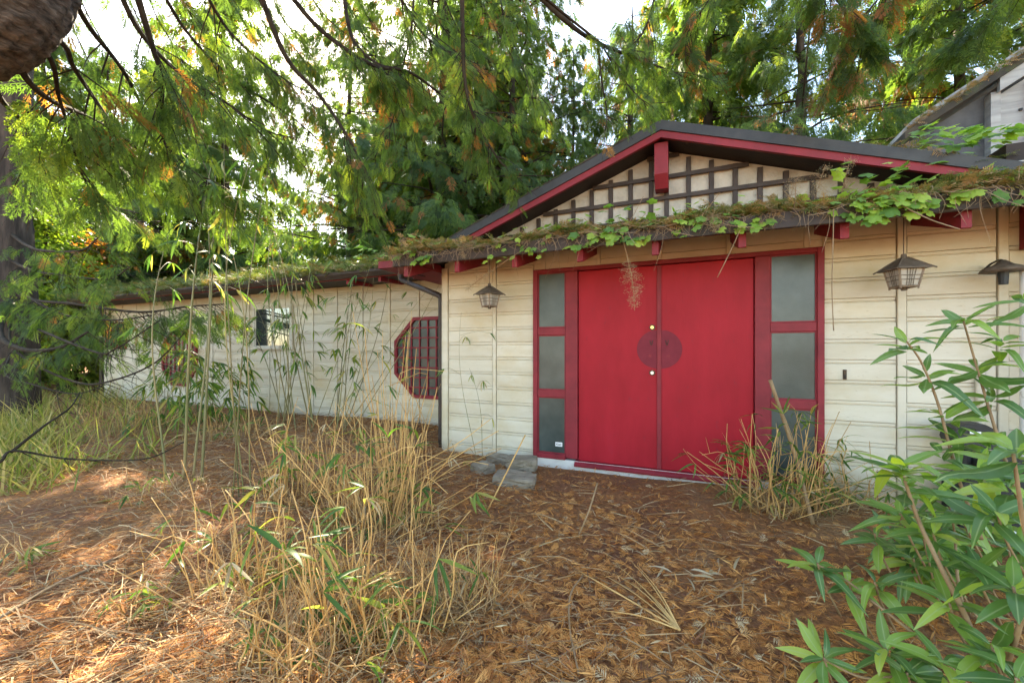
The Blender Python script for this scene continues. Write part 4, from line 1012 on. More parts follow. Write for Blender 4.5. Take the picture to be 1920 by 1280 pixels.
# ================================================================== bamboo, dry stalks, grass
def leaf_mesh(name, W, droop, fold, m, rows=5, curl=0.0, tip=1.0):
    """A leaf along +X, length 1, folded along the midrib, drooping."""
    mb = MB(); v = []
    for i in range(rows + 1):
        t = i / rows
        w_ = W * (math.sin(math.pi * min(1, t ** 0.75 * 0.97 + 0.03)) ** 0.8) * tip
        if i == rows: w_ = W * 0.02
        z = -droop * t * t + curl * math.sin(t * 5) * 0.04; x = t * (1 - 0.25 * droop * t)
        v += [(x, -w_, z + fold * w_), (x, 0, z), (x, w_, z + fold * w_)]
    f = []
    for i in range(rows):
        for k in (0, 1): f.append((i*3+k, i*3+k+1, i*3+k+4, i*3+k+3))
    mb.add(v, f)
    return mb.mesh(name, m, True)
BL = [leaf_mesh('leaf', 0.055, 0.15, 0.25, M['bleaf']), leaf_mesh('leaf', 0.062, 0.40, 0.2, M['bleaf']), leaf_mesh('leaf', 0.05, 0.25, 0.5, M['bleaf'], curl=1)]
DL = [leaf_mesh('dead_leaf', 0.06, 0.2, 0.5, M['dryleaf'], curl=1), leaf_mesh('dead_leaf', 0.05, 0.45, 0.4, M['dryleaf'])]
def lmat(p, d, nrm, s):
    d = Vector(d).normalized(); y = Vector(nrm).cross(d)
    if y.length < 1e-4: y = d.orthogonal()
    y.normalize(); z = d.cross(y)
    m_ = Matrix(((d.x, y.x, z.x, 0), (d.y, y.y, z.y, 0), (d.z, y.z, z.z, 0), (0, 0, 0, 1)))
    return Matrix.Translation(p) @ m_ @ Matrix.Diagonal((s, s, s, 1))
def leaf_fan(parent, p, d, n, L, rr, meshes=BL, down=0.5):
    d = Vector(d).normalized(); s = d.cross(UP); s = s.normalized() if s.length > 0.1 else Vector((1, 0, 0))
    for k in range(n):
        u = (k + 0.5) / n * 2 - 1
        dd = d * rr.uniform(0.5, 1.0) + s * u * rr.uniform(0.5, 1.0) + UP * (-down * rr.uniform(0.2, 1.3))
        link(meshes[0].name.split('.')[0], rr.choice(meshes), parent, mat=lmat(p, dd, UP + Vector((rr.gauss(0, .4), rr.gauss(0, .4), 0)), L * rr.uniform(0.7, 1.2)))
def culm_mesh(mb, p, q, r, bow, nodes_=9, rr=random):
    d = q - p; L = d.length; s = d.cross(Vector((rr.gauss(0, 1), rr.gauss(0, 1), 0.2))).normalized()
    path, rad = [], []
    for i in range(nodes_ * 3 + 1):
        t = i / (nodes_ * 3)
        path.append(p + d * t + s * bow * L * math.sin(math.pi * t) * (0.5 + t))
        rad.append(r * (1 - 0.75 * t) * (1.22 if i % 3 == 0 else 0.98))
    mb.tube(path, rad, 6); return path
def bamboo(label, base, culms, leafL, rr, group='bamboo clumps by the wing wall', leafy=(0.35, 1.0), twig_n=5, fan=(3, 5)):
    t = thing('bamboo_plant', base, label, 'bamboo', group)
    for p, q, r, nl in culms:
        mb = MB(); path = culm_mesh(mb, p, q, r, rr.uniform(-0.06, 0.06), rr=rr)
        spots = []
        for k in range(nl):
            u = leafy[0] + (leafy[1] - leafy[0]) * (k + rr.random()) / nl
            i = min(len(path) - 2, int(u * (len(path) - 1))); a = rr.uniform(0, 6.28)
            d = Vector((math.cos(a), math.sin(a), rr.uniform(0.1, 0.7))); L = rr.uniform(0.12, 0.38)
            tw = catmull([path[i], path[i] + d * L * 0.6, path[i] + d * L + UP * (-0.05)], 3)
            mb.tube(tw, 0.0016, 4, False); spots.append((tw[-1], tw[-1] - tw[-2]))
        mb.build('culm', M['culm'], t, True)
        for s in spots: leaf_fan(t, s[0], s[1], rr.randint(*fan), leafL, rr)
    return t
rr = random.Random(50)
cl = []
for i in range(22):
    bx_, by_ = rr.uniform(520, 650), rr.uniform(788, 815)
    tx = bx_ + rr.gauss(0, 1) * 60 + (bx_ - 580) * 0.4; ty = rr.uniform(380, 560)
    d = rr.uniform(6.0, 6.45)
    b_ = on_ground(bx_, by_)
    d = (b_ - CAM).dot(FWD)
    cl.append((b_ + Vector((0, 0, -0.05)), at(tx, ty, d - rr.uniform(0.0, 0.35)), rr.uniform(0.005, 0.012), rr.choice((3, 4, 5, 6))))
bamboo('thicket of straight green bamboo culms in front of the wing window', on_ground(590, 800), cl, 0.22, rr)
cl = []
for tx, ty, bx_, by_ in ((800, 545, 610, 810), (700, 520, 640, 812), (830, 520, 655, 815), (760, 600, 640, 812)):
    b_ = on_ground(bx_, by_); d = (b_ - CAM).dot(FWD)
    cl.append((b_, at(tx, ty, d - 0.2), 0.008, 3))
bamboo('few thin bamboo culms leaning right across the wing wall', on_ground(640, 812), cl, 0.13, rr)
b_ = on_ground(372, 905); D_ = (b_ - CAM).dot(FWD)
cl = [(on_ground(345, 900), at(398, 300, D_ - 0.1), 0.014, 5), (on_ground(378, 905), at(404, 330, D_), 0.013, 6), (on_ground(362, 900), at(388, 380, D_ + 0.1), 0.012, 4)]
bamboo('three tall tan bamboo culms rising past the eave in front of the far octagon window', b_, cl, 0.26, rr, leafy=(0.6, 1.0))
b_ = on_ground(312, 900)
bamboo('single slim tan bamboo culm left of the three tall culms', b_, [(b_, at(316, 440, (b_ - CAM).dot(FWD)), 0.011, 5)], 0.18, rr, leafy=(0.6, 1.0))
cl = []
for i in range(13):
    b_ = on_ground(rr.uniform(330, 480), rr.uniform(775, 800)); d = (b_ - CAM).dot(FWD)
    cl.append((b_, at(b_.x * 0 + rr.uniform(300, 480), rr.uniform(590, 700), d - rr.uniform(0.2, 0.9)), 0.006, rr.choice((5, 6, 7))))
bamboo('leafy low bamboo spreading in front of the far octagon window', on_ground(420, 790), cl, 0.30, rr, leafy=(0.2, 1.0))
cl = []
for i in range(12):
    b_ = on_ground(rr.uniform(250, 400), rr.uniform(785, 820)); d = (b_ - CAM).dot(FWD)
    cl.append((b_, at(rr.uniform(240, 430), rr.uniform(610, 720), d - rr.uniform(0.1, 0.6)), 0.005, rr.choice((4, 5, 6))))
bamboo('bushy bamboo screening the wall left of the far octagon window', on_ground(330, 800), cl, 0.28, rr, leafy=(0.15, 1.0))
cl = []
for (tx, ty, dd) in ((420, 230, 3.3), (530, 200, 3.3), (480, 270, 3.4), (380, 300, 3.4)):
    b_ = on_ground(455, 930); cl.append((b_ + Vector((rr.gauss(0, .05), rr.gauss(0, .05), 0)), at(tx, ty, dd), 0.006, 5))
bamboo('slender near bamboo shoots ending in bright leaves below the cedar limbs', on_ground(455, 930), cl, 0.21, rr, leafy=(0.78, 1.0), fan=(2, 4))
cl = []
for (bx_, by_, tx, ty) in ((895, 868, 865, 585), (905, 870, 880, 690)):
    b_ = on_ground(bx_, by_); d = (b_ - CAM).dot(FWD); cl.append((b_, at(tx, ty, d - 0.15), 0.004, 3))
bamboo('two thin bamboo shoots with hanging leaves at the entrance corner', on_ground(900, 869), cl, 0.13, rr, leafy=(0.5, 1.0))

def stalks(label, px, py, n, spread, hmin, hmax, lean, rr, green=10, leafL=0.15, thatch=120, name='dry_bamboo_clump', group='clumps of dry bamboo stalks', dry=4, rad=(0.0026, 0.0058)):
    """A clump of dead stalks: each standing stalk its own part, the fine thatch at its foot one part."""
    c = on_ground(px, py)
    t = thing(name, c, label, 'dry plant', group)
    tips = []
    for k in range(n):
        a = rr.uniform(0, 6.28); q = spread * math.sqrt(rr.random())
        p = gxy(c.x + q * math.cos(a) * 1.2, c.y + q * math.sin(a) * 0.8)
        h = rr.uniform(hmin, hmax) if rr.random() < 0.55 else rr.uniform(hmin * 0.5, hmin * 1.2)
        d = Vector((rr.gauss(0, lean) + math.cos(a) * lean * 0.7, rr.gauss(0, lean * 0.8) + math.sin(a) * lean * 0.5, 1)).normalized()
        if rr.random() < 0.26: d = (d + Vector((rr.choice((-1, 1)) * rr.uniform(0.6, 1.3), rr.gauss(0, .3), -0.3))).normalized()
        e = p + d * h
        pts = [p - UP * 0.02, p + d * h * 0.35 + Vector((rr.gauss(0, .006), rr.gauss(0, .006), 0)), p + d * h * 0.7 + Vector((rr.gauss(0, .012), rr.gauss(0, .012), 0)), e + Vector((rr.gauss(0, .03), rr.gauss(0, .02), 0))]
        if rr.random() < 0.2: pts[-1] = pts[-2] + Vector((rr.gauss(0, 1), rr.gauss(0, 1), rr.uniform(-1, 0.3))).normalized() * h * 0.3
        path = catmull(pts, 3)
        r0 = rr.uniform(*rad); mb = MB(); mb.tube(path, [r0 * (1 - 0.6 * i / len(path)) for i in range(len(path))], 5)
        if rr.random() < 0.4:                                       # a side twig or two
            for _ in range(rr.randint(1, 3)):
                i = rr.randint(3, len(path) - 1); mb.tube([path[i], path[i] + (d + Vector((rr.gauss(0, .5), rr.gauss(0, .5), 0))).normalized() * rr.uniform(0.06, 0.2)], [r0 * 0.5, r0 * 0.2], 4)
        mb.build('stalk', M['straw'], t, True); tips.append((path, d))
    for k in range(green):
        path, d = rr.choice(tips); i = rr.randint(2, len(path) - 1)
        leaf_fan(t, path[i], d + Vector((rr.gauss(0, .8), rr.gauss(0, .8), -0.2)), rr.randint(2, 4), leafL, rr, BL, 0.7)
    for k in range(dry):
        path, d = rr.choice(tips); i = rr.randint(1, len(path) - 1)
        leaf_fan(t, path[i], d + Vector((rr.gauss(0, .8), rr.gauss(0, .8), -0.5)), rr.randint(1, 3), leafL * 0.8, rr, DL, 0.9)
    if thatch:
        r2 = np.random.default_rng(rr.randrange(10**6)); m_ = thatch
        a = r2.uniform(0, 6.28, m_); q = spread * 1.25 * np.sqrt(r2.random(m_))
        P = np.stack([c.x + q * np.cos(a) * 1.2, c.y + q * np.sin(a) * 0.8, np.zeros(m_)], 1); P[:, 2] = [gz(x, y) for x, y, _ in P]
        D = np.stack([r2.normal(0, 0.8, m_), r2.normal(0, 0.8, m_), np.abs(r2.normal(0.55, 0.45, m_))], 1)
        V_, F_, A_ = stamp((BLADE[0] * np.array([1, 0.42, 1]), BLADE[1]), P, D, r2.normal(0, 1, (m_, 3)), r2.uniform(0.12, 0.42, m_), np.clip(r2.normal(0.62, 0.22, m_), 0, 1))
        o = link('thatch', np_mesh('thatch', V_, F_, M['strawbits'], A_), t); o['kind'] = 'stuff'
    return t
rr = random.Random(77)
stalks('tall tan stalks rising in front of the near octagon window', 745, 915, 46, 0.18, 0.9, 1.75, 0.10, rr, 12, 0.16, 160, rad=(0.003, 0.007))
stalks('dense dry stalk clump in the middle of the yard with green leaves', 715, 985, 150, 0.36, 0.40, 0.95, 0.16, rr, 40, 0.20, 500)
stalks('dry stalk clump left of the middle clump, below the bamboo thicket', 560, 930, 85, 0.32, 0.40, 1.0, 0.18, rr, 26, 0.20, 300)
stalks('sprawling dry stalks with broad green leaves nearest the camera', 690, 1170, 130, 0.34, 0.25, 0.68, 0.26, rr, 40, 0.20, 600)
stalks('leaning pale straw tuft at the right end of the dry clumps', 850, 1130, 60, 0.20, 0.25, 0.55, 0.30, rr, 4, 0.13, 500, rad=(0.0016, 0.0032))
stalks('thin upright tan stalks at the lower left of the yard', 470, 1110, 55, 0.30, 0.40, 0.80, 0.14, rr, 28, 0.18, 250)
stalks('small patch of stalks with green blades at the bottom edge, left of centre', 560, 1240, 40, 0.24, 0.2, 0.45, 0.3, rr, 16, 0.14, 300)
stalks('brown grass tuft at the far end of the wing by the end post', 225, 815, 60, 0.55, 0.4, 0.85, 0.12, rr, 6, 0.16, 500)
stalks('short green shoots in litter left of the tan stalks', 300, 930, 16, 0.35, 0.15, 0.35, 0.3, rr, 16, 0.14, 200)
stalks('tangle of bamboo and dry stems in front of the right sidelight', 1455, 955, 90, 0.26, 0.45, 0.85, 0.15, rr, 95, 0.16, 350)
stalks('low bamboo tuft at the wall between sidelight and shrub', 1585, 950, 34, 0.22, 0.3, 0.60, 0.22, rr, 55, 0.17, 200)
stalks('brown and green undergrowth at the foot of the wing below the wing window', 440, 815, 50, 0.5, 0.2, 0.5, 0.2, rr, 24, 0.2, 400)
stalks('dark green undergrowth at the foot of the wing below the far octagon window', 300, 800, 40, 0.5, 0.2, 0.5, 0.2, rr, 34, 0.22, 400)
stalks('little green shoot at the left edge of the yard', 20, 1060, 8, 0.12, 0.15, 0.3, 0.3, rr, 8, 0.15, 60)
stalks('bent bright green bamboo sprig low in the left foreground', 235, 1150, 6, 0.06, 0.15, 0.25, 0.4, rr, 7, 0.15, 30)
def stick(name, label, pts, r, cat='stick', m='straw'):
    return tag(MB().tube(catmull(pts, 4), r, 7).build(name, M[m], None, True), label, cat)
stick('leaning_stick', 'thick tan stick leaning in front of the right sidelight', [on_ground(1525, 985), at(1488, 845, 3.25), at(1444, 712, 3.3)], 0.014, m='stem')
stick('fallen_stick', 'straight brown stick standing askew in the litter before the door', [on_ground(1083, 1008), at(1105, 955, (on_ground(1083, 1008) - CAM).dot(FWD)), at(1120, 905, (on_ground(1083, 1008) - CAM).dot(FWD) + 0.15)], 0.006, m='stem')
stick('fallen_stick', 'crooked brown twig lying in the near litter at the bottom', [on_ground(1085, 1275) + UP*0.03, on_ground(1068, 1190) + UP*0.04, on_ground(1070, 1130) + UP*0.05, on_ground(1095, 1085) + UP*0.03], 0.005, m='stem')
stick('leaning_stalk', 'pale stalk leaning before the stone blocks', [on_ground(912, 960), at(945, 895, 3.35), at(985, 815, 3.5)], 0.006)
stick('fallen_culm', 'long grey culm lying in the lower left straw', [on_ground(0, 1170) + UP*0.03, on_ground(110, 1105) + UP*0.04, on_ground(240, 1045) + UP*0.03], 0.010, m='root')
# a broken fan of pale twigs, and pale dead leaves, on the litter
fan = thing('broken_twig_fan', on_ground(1275, 1190), 'fan of pale broken bamboo twigs lying on the orange litter', 'twigs')
rr = random.Random(5)
root_ = on_ground(1275, 1192) + UP * 0.03
for k, (px, py) in enumerate(((1070, 1075), (1085, 1088), (1105, 1095), (1130, 1090), (1155, 1088), (1180, 1060), (1195, 1068), (1205, 1110), (1130, 1160), (1150, 1070))):
    e = on_ground(px, py) + UP * rr.uniform(0.02, 0.06)
    MB().tube(catmull([root_, root_.lerp(e, 0.5) + UP * 0.02 + Vector((rr.gauss(0, .012), rr.gauss(0, .012), 0)), e], 4), [0.0045 - 0.0004 * i for i in range(9)], 5).build('twig', M['straw'], fan, True)
pl = thing('dead_leaf_spray', on_ground(1265, 1100), 'spray of pale dead bamboo leaves on the litter behind the twig fan', 'dead leaves')
for k in range(16):
    p = on_ground(rr.gauss(1265, 45), rr.gauss(1095, 32)) + UP * rr.uniform(0.02, 0.06)
    link('dead_leaf', rr.choice(DL), pl, mat=lmat(p, (rr.gauss(0, 1), rr.gauss(0, 1), rr.uniform(0, 0.7)), UP + Vector((rr.gauss(0, .5), rr.gauss(0, .5), 0)), rr.uniform(0.09, 0.16)))
# ---- grass bank beyond the straw on the left
r_ = np.random.default_rng(8); pos = []
while len(pos) < 4200:
    x, y = r_.uniform(-15, -3.6), r_.uniform(-4.0, 1.1)
    px_ = (Vector((x, y, 0)) - CAM); dd = px_.dot(FWD)
    if dd < 1.5: continue
    u = px_.dot(RGT) / dd * FPX + 960
    if dd < 3.9 or u < -250 or r_.random() > 1 - smooth(40, 330, u + 60 * math.sin(x * 3 + y)) or math.sin(x * 2.1 + 1.3 * y) * math.cos(y * 2.7 - x) < -0.35 + 0.5 * r_.random(): continue
    pos.append((x, y, gz(x, y)))
P = np.array(pos); n = len(P)
D = np.stack([r_.normal(0, .5, n), r_.normal(0, .5, n), np.abs(r_.normal(0.9, .35, n))], 1)
V_, F_, A_ = stamp((BLADE[0] * np.array([1, 1.1, 2.2]), BLADE[1]), P, D, r_.normal(0, 1, (n, 3)), r_.uniform(0.15, 0.6, n) * (0.6 + 0.6 * r_.random(n)), np.clip(r_.normal(0.50, 0.28, n), 0, 1))
tag(link('tall_grass', np_mesh('tall_grass', V_, F_, M['grass'], A_)), 'sunlit tall grass and weeds left of the wing', 'grass', kind='stuff')

# ================================================================== glossy shrub in the right foreground
RL = [leaf_mesh('leaf', 0.125, 0.18, 0.12, M['rhodo'], 6), leaf_mesh('leaf', 0.12, 0.38, 0.10, M['rhodo'], 6), leaf_mesh('leaf', 0.135, 0.28, 0.22, M['rhodo'], 6, curl=1), leaf_mesh('leaf', 0.115, 0.10, 0.3, M['rhodo'], 6), leaf_mesh('leaf', 0.11, 0.55, 0.35, M['rhodo'], 6, curl=2), leaf_mesh('leaf', 0.145, 0.30, -0.15, M['rhodo'], 6, curl=-2)]
sh = thing('glossy_leaf_shrub', on_ground(1840, 1275), 'tall near shrub on tan stems with whorls of long glossy leaves, lower right', 'shrub', 'glossy shrubs in the right foreground')
rr = random.Random(91)
def whorl(p, axis, n, L, tilt=(0.05, 0.6)):
    ax = Vector(axis).normalized(); a = ax.orthogonal().normalized(); b_ = ax.cross(a)
    ph = rr.uniform(0, 6.28)
    for k in range(n):
        g_ = ph + k * 2.39996; lv = k / max(1, n - 1)
        d = a * math.cos(g_) + b_ * math.sin(g_) + ax * (tilt[1] + (tilt[0] - tilt[1]) * lv * rr.uniform(0.7, 1.2))
        q = p - ax * (0.055 * lv) + d * 0.006
        link('leaf', rr.choice(RL), sh, mat=lmat(q, d, ax + Vector((rr.gauss(0, .25), rr.gauss(0, .25), 0.2)), L * 1.42 * rr.uniform(0.75, 1.12) * (0.75 + 0.35 * lv)))
def stem(pts, r0, r1):
    path = catmull(pts, 5); n = len(path)
    MB().tube(path, [r0 + (r1 - r0) * i / (n - 1) for i in range(n)], 8).build('stem', M['stem'], sh, True)
    return path
base = on_ground(1860, 1330)
S1 = stem([base, at(1825, 1190, 1.55), at(1755, 1045, 1.65), at(1720, 970, 1.75), at(1690, 880, 1.8)], 0.011, 0.006)
S2 = stem([at(1840, 1010, 1.75), at(1795, 890, 1.95), at(1760, 760, 2.05), at(1728, 680, 2.1), at(1700, 640, 2.1)], 0.008, 0.004)
S3 = stem([at(1930, 1000, 1.7), at(1868, 810, 1.95), at(1835, 700, 2.05), at(1806, 600, 2.1)], 0.008, 0.004)
S4 = stem([base, at(1740, 1210, 1.6), at(1640, 1130, 1.75), at(1590, 1090, 1.85), at(1533, 1058, 1.9)], 0.007, 0.004)
S5 = stem([base, at(1720, 1270, 1.55), at(1620, 1270, 1.6), at(1545, 1235, 1.65)], 0.006, 0.004)
S6 = stem([base, at(1930, 1100, 1.4), at(1915, 960, 1.35), at(1900, 850, 1.35)], 0.009, 0.005)
S7 = stem([base, at(1800, 1110, 1.8), at(1790, 1000, 1.95), at(1780, 950, 2.0)], 0.007, 0.004)
W_ = [(1533, 1055, 1.90, 10, .125), (1592, 1092, 1.85, 8, .115), (1545, 1232, 1.65, 11, .125), (1690, 872, 1.62, 13, .165), (1700, 905, 1.8, 10, .15), (1898, 838, 1.35, 10, .16), (1700, 640, 2.1, 9, .13), (1735, 700, 2.1, 8, .14), (1765, 775, 2.05, 8, .15),
      (1806, 598, 2.1, 10, .15), (1832, 690, 2.05, 9, .15), (1880, 640, 2.0, 9, .14), (1860, 740, 2.0, 7, .14), (1750, 1000, 1.75, 10, .15), (1690, 960, 1.9, 10, .14), (1800, 950, 1.95, 12, .15), (1870, 960, 1.6, 12, .15),
      (1640, 1000, 2.0, 8, .14), (1660, 1215, 1.6, 10, .13), (1700, 1260, 1.55, 10, .13), (1770, 1240, 1.5, 11, .13), (1860, 1210, 1.45, 12, .14), (1900, 1100, 1.45, 11, .15), (1830, 1060, 1.6, 10, .14), (1905, 1270, 1.35, 9, .13), (1780, 1130, 1.6, 9, .14), (1640, 1090, 1.8, 7, .13), (1915, 560, 2.1, 8, .15), (1765, 850, 1.95, 8, .14), (1835, 885, 1.8, 9, .15), (1890, 905, 1.7, 9, .15), (1800, 820, 2.0, 9, .15), (1860, 830, 1.9, 9, .15)]
for px, py, d, n, L in W_:
    whorl(at(px, py, d), (rr.gauss(-0.15, .2), rr.gauss(-0.2, .2), 1), n, L)
    p = at(px, py, d)
    if py > 930: MB().tube(catmull([p, p + Vector((0.03, 0.02, -0.10)), p + Vector((0.10, 0.04, -0.25))], 3), [0.0045] * 7, 6).build('stem', M['stem'], sh, True)

sh = thing('glossy_leaf_shrub', on_ground(1790, 1240), 'lower glossy shrub behind the tall stems, filling the corner under them', 'shrub', 'glossy shrubs in the right foreground')
rr = random.Random(92)
for k in range(28):
    px, py = rr.uniform(1620, 1930), rr.uniform(930, 1290)
    if px < 1700 and py > 1020: px += 120
    d = rr.uniform(1.9, 2.5)
    p = at(px, py, d)
    if p.z < 0.12: p.z = rr.uniform(0.15, 0.45)
    whorl(p, (rr.gauss(-0.1, .25), rr.gauss(-0.25, .2), 1), rr.randint(8, 11), rr.uniform(0.12, 0.15))
    MB().tube(catmull([p, p + Vector((0.03, 0.02, -0.10)), Vector((p.x + 0.12, p.y + 0.05, gz(p.x, p.y)))], 3), 0.0045, 6).build('stem', M['stem'], sh, True)

# ================================================================== growth on the eaves
def vine_leaf():
    mb = MB(); pts = []
    for i in range(15):
        a = -2.5 + 5.0 * i / 14
        r_ = 0.42 + 0.16 * math.cos(a * 5 * 0.5) ** 2 + (0.10 if i % 2 == 0 else -0.04) + (0.14 if abs(a) < 0.2 else 0)
        pts.append((0.45 + r_ * math.cos(a) * 0.95, r_ * math.sin(a), -0.10 * (r_ * math.sin(a)) ** 2 * 4 - 0.12 * max(0, r_ * math.cos(a))))
    v = [(0.32, 0, 0.03)] + pts
    mb.add(v, [(0, i, i + 1) for i in range(1, 15)] + [(0, 15, 1)])
    return mb.mesh('leaf', M['vine'])
VL = [vine_leaf()]
def roof_pt(x, up=0.0, back=0.0): return Vector((x, EY + back, EZ + 0.13 + SL * back + up))
def vine(label, xs, n, rr, Lr=(0.07, 0.13), top=0.22, hang=0.10, back=0.25):
    x0, x1 = xs
    t = thing('roof_vine', roof_pt((x0 + x1) / 2), label, 'vine', 'vines creeping along the entrance eave')
    mb = MB()
    for k in range(max(2, n // 14)):
        a = rr.uniform(x0, x1); b_ = a + rr.uniform(-0.4, 0.4)
        mb.tube(catmull([roof_pt(a, 0.0, back), roof_pt((a + b_) / 2, 0.06, 0.02), roof_pt(b_, -0.04, -0.05)], 4), 0.003, 5, False)
    mb.build('vine_stem', M['stem'], t, True)
    ctr = [rr.uniform(x0, x1) for _ in range(max(2, n // 8))]
    for k in range(int(n * 1.4)):
        x = rr.gauss(rr.choice(ctr), 0.10)
        if rr.random() < 0.45: p = roof_pt(x, rr.uniform(-hang, 0.05), rr.uniform(-0.09, -0.03)); d = Vector((rr.gauss(0, .6), -0.7, -rr.uniform(0.2, 1.0))); nn = Vector((rr.gauss(0, .3), -1, 0.5))
        else: p = roof_pt(x, 0.03 + rr.uniform(0.02, top) * rr.random() ** 0.6, rr.uniform(-0.03, back)); d = Vector((rr.gauss(0, .8), -0.5 + rr.gauss(0, .4), rr.uniform(-0.5, 0.4))); nn = Vector((rr.gauss(0, .35), -0.5, 1))
        link('leaf', VL[0], t, mat=lmat(p, d, nn, rr.uniform(*Lr) * 0.68))
    return t
rr = random.Random(14)
vine('bright vine tuft at the left end of the entrance eave by the gable foot', (-2.85, -2.45), 28, rr, (0.07, 0.13), 0.18)
vine('vine leaves hanging beside the second rafter, above the left lantern', (-1.95, -1.25), 28, rr, (0.06, 0.10), 0.12, 0.16)
vine('broad vine cluster on the eave above the left door leaf', (-0.95, -0.25), 40, rr, (0.08, 0.14), 0.20)
vine('vine leaves on the eave right of the ridge bracket', (-0.20, 0.55), 38, rr, (0.07, 0.12), 0.20)
vine('dark green vine leaves along the eave above the right sidelight', (0.60, 1.35), 34, rr, (0.07, 0.12), 0.10, 0.12)
vine('sunlit vine patch standing up on the eave above the right lantern', (1.15, 1.75), 48, rr, (0.08, 0.15), 0.34, 0.08, 0.5)
vine('vine leaves at the right end of the entrance eave', (1.75, 2.5), 28, rr, (0.07, 0.12), 0.12, 0.12)
def vine_up(label, px0, px1, py, Y, n, rr):
    t = thing('roof_vine', aty((px0 + px1) / 2, py, Y), label, 'vine', 'vines creeping on the gable roof')
    for k in range(n):
        p = aty(rr.uniform(px0, px1), py + rr.uniform(-22, 18), Y + rr.uniform(-0.05, 0.3))
        link('leaf', VL[0], t, mat=lmat(p, (rr.gauss(0, .8), -0.6, rr.uniform(-0.6, 0.3)), (rr.gauss(0, .3), -0.5, 1), rr.uniform(0.06, 0.10)))
vine_up('vine mat on the right end of the gable roof below the steep upper roof', 1710, 1915, 258, GY, 70, rr)
vine_up('small vine on the wing roof left of the entrance eave', 650, 780, 478, 0.45, 40, rr)

# needle litter and moss lying on the roofs
def roof_litter(nm, label, pos, sc, base, seed, protos=RLIT, m='moss'):
    r2 = np.random.default_rng(seed); n = len(pos); a = r2.uniform(0, 6.28, n)
    D = np.stack([np.cos(a), np.sin(a), r2.normal(0, 0.35, n)], 1); N = np.array([0, -0.3, 1]) + r2.normal(0, .45, (n, 3))
    arr = scatter(protos, pos, D, N, r2.uniform(*sc, n), np.clip(base + r2.normal(0, .25, n), 0, 1))
    return tag(link(nm, np_mesh(nm, arr[0], arr[1], M[m], arr[2])), label, 'roof litter', kind='stuff')
r_ = np.random.default_rng(15)
n = 6500; x = r_.uniform(PX0, 3.3, n); bk = np.abs(r_.normal(0, 0.25, n)) - 0.05; bk = np.minimum(bk, 0.7)
h = np.clip(0.035 + 0.03 * np.sin(x * 4.3) + 0.02 * np.sin(x * 11), 0.01, 1) * r_.random(n) * 1.5
roof_litter('eave_litter', 'brown needles and moss heaped along the entrance eave', np.stack([x, EY + bk, EZ + 0.13 + SL * bk + h], 1), (0.05, 0.14), 0.55, 16)
n = 4600; x = r_.uniform(-14.8, -2.9, n); bk = r_.random(n) ** 1.8 * 2.0 - 0.07
roof_litter('wing_roof_litter', 'green and brown cedar debris covering the wing roof', np.stack([x, WE - 0.08 + bk, 2.67 + 0.36 * bk + np.abs(r_.normal(0, 0.05, n))], 1), (0.10, 0.26), 0.28, 17)
n = 1500; x = r_.uniform(1.3, 3.3, n); bk = r_.random(n) * 1.0
roof_litter('gable_roof_litter', 'needles and moss on the right end of the gable roof', np.stack([x, GY + bk, np.array([roofz(q) for q in x]) + 0.02 + np.abs(r_.normal(0, 0.03, n))], 1), (0.05, 0.13), 0.5, 18)
n = 900; x = r_.uniform(2.0, 4.0, n)
roof_litter('upper_roof_litter', 'dry needles lying along the rake of the steep upper roof', np.stack([x, UY - 0.17 + r_.random(n) * 0.12, 3.51 + 0.64 * (x - 1.95) + r_.random(n) * 0.03], 1), (0.04, 0.10), 0.8, 19)
n = 700; x = r_.uniform(-3.4, -2.75, n)
roof_litter('corner_litter', 'heap of dry needles in the valley between wing roof and entrance eave', np.stack([x, r_.uniform(-0.6, 0.7, n), 2.52 + 0.12 * r_.random(n) + 0.1 * np.sin(x * 6)], 1), (0.06, 0.16), 0.85, 20)
# roots and twigs hanging over the eave edge
rr = random.Random(22); mb = MB()
for k in range(260):
    x = rr.uniform(PX0, 2.6); L = rr.uniform(0.05, 0.17) if rr.random() < 0.93 else rr.uniform(0.2, 0.4)
    p = roof_pt(x, rr.uniform(-0.02, 0.03), -0.045)
    q = catmull([p, p + Vector((rr.gauss(0, .035), -0.03, -L * 0.4)), p + Vector((rr.gauss(0, .05), -0.02 + rr.gauss(0, .02), -L))], 3)
    mb.tube(q, [0.0022 * (1 - 0.1 * i) for i in range(len(q))], 4, False)
for k in range(70):
    x = rr.uniform(PX0, 2.6); p = roof_pt(x, rr.uniform(0, 0.03), -0.05); d = Vector((rr.gauss(0, 1), -0.15, rr.gauss(0, .25))).normalized() * rr.uniform(0.1, 0.35)
    mb.tube([p, p + d * 0.5 + Vector((0, -0.01, -0.02)), p + d], 0.0025, 4, False)
tag(mb.build('hanging_roots', M['root']), 'thin roots and twigs hanging over the edge of the entrance eave', 'roots', kind='stuff')
for lab, pts, r in (('long pale tendril hanging in front of the right sidelight wall', [aty(1563, 392, EY - 0.08), aty(1562, 450, EY - 0.08), aty(1560, 540, EY - 0.07), aty(1563, 620, EY - 0.06)], 0.0035),
                    ('short pale tendril slanting over the right door leaf', [aty(1395, 415, EY - 0.08), aty(1370, 470, EY - 0.1), aty(1345, 520, EY - 0.1)], 0.003),
                    ('pale stalk jutting out from the eave beside the right lantern', [aty(1690, 385, EY - 0.1), aty(1745, 412, EY - 0.14), aty(1800, 430, EY - 0.18)], 0.004)):
    tag(MB().tube(catmull(pts, 4), r, 6).build('tendril', M['root'], None, True), lab, 'vine tendril')
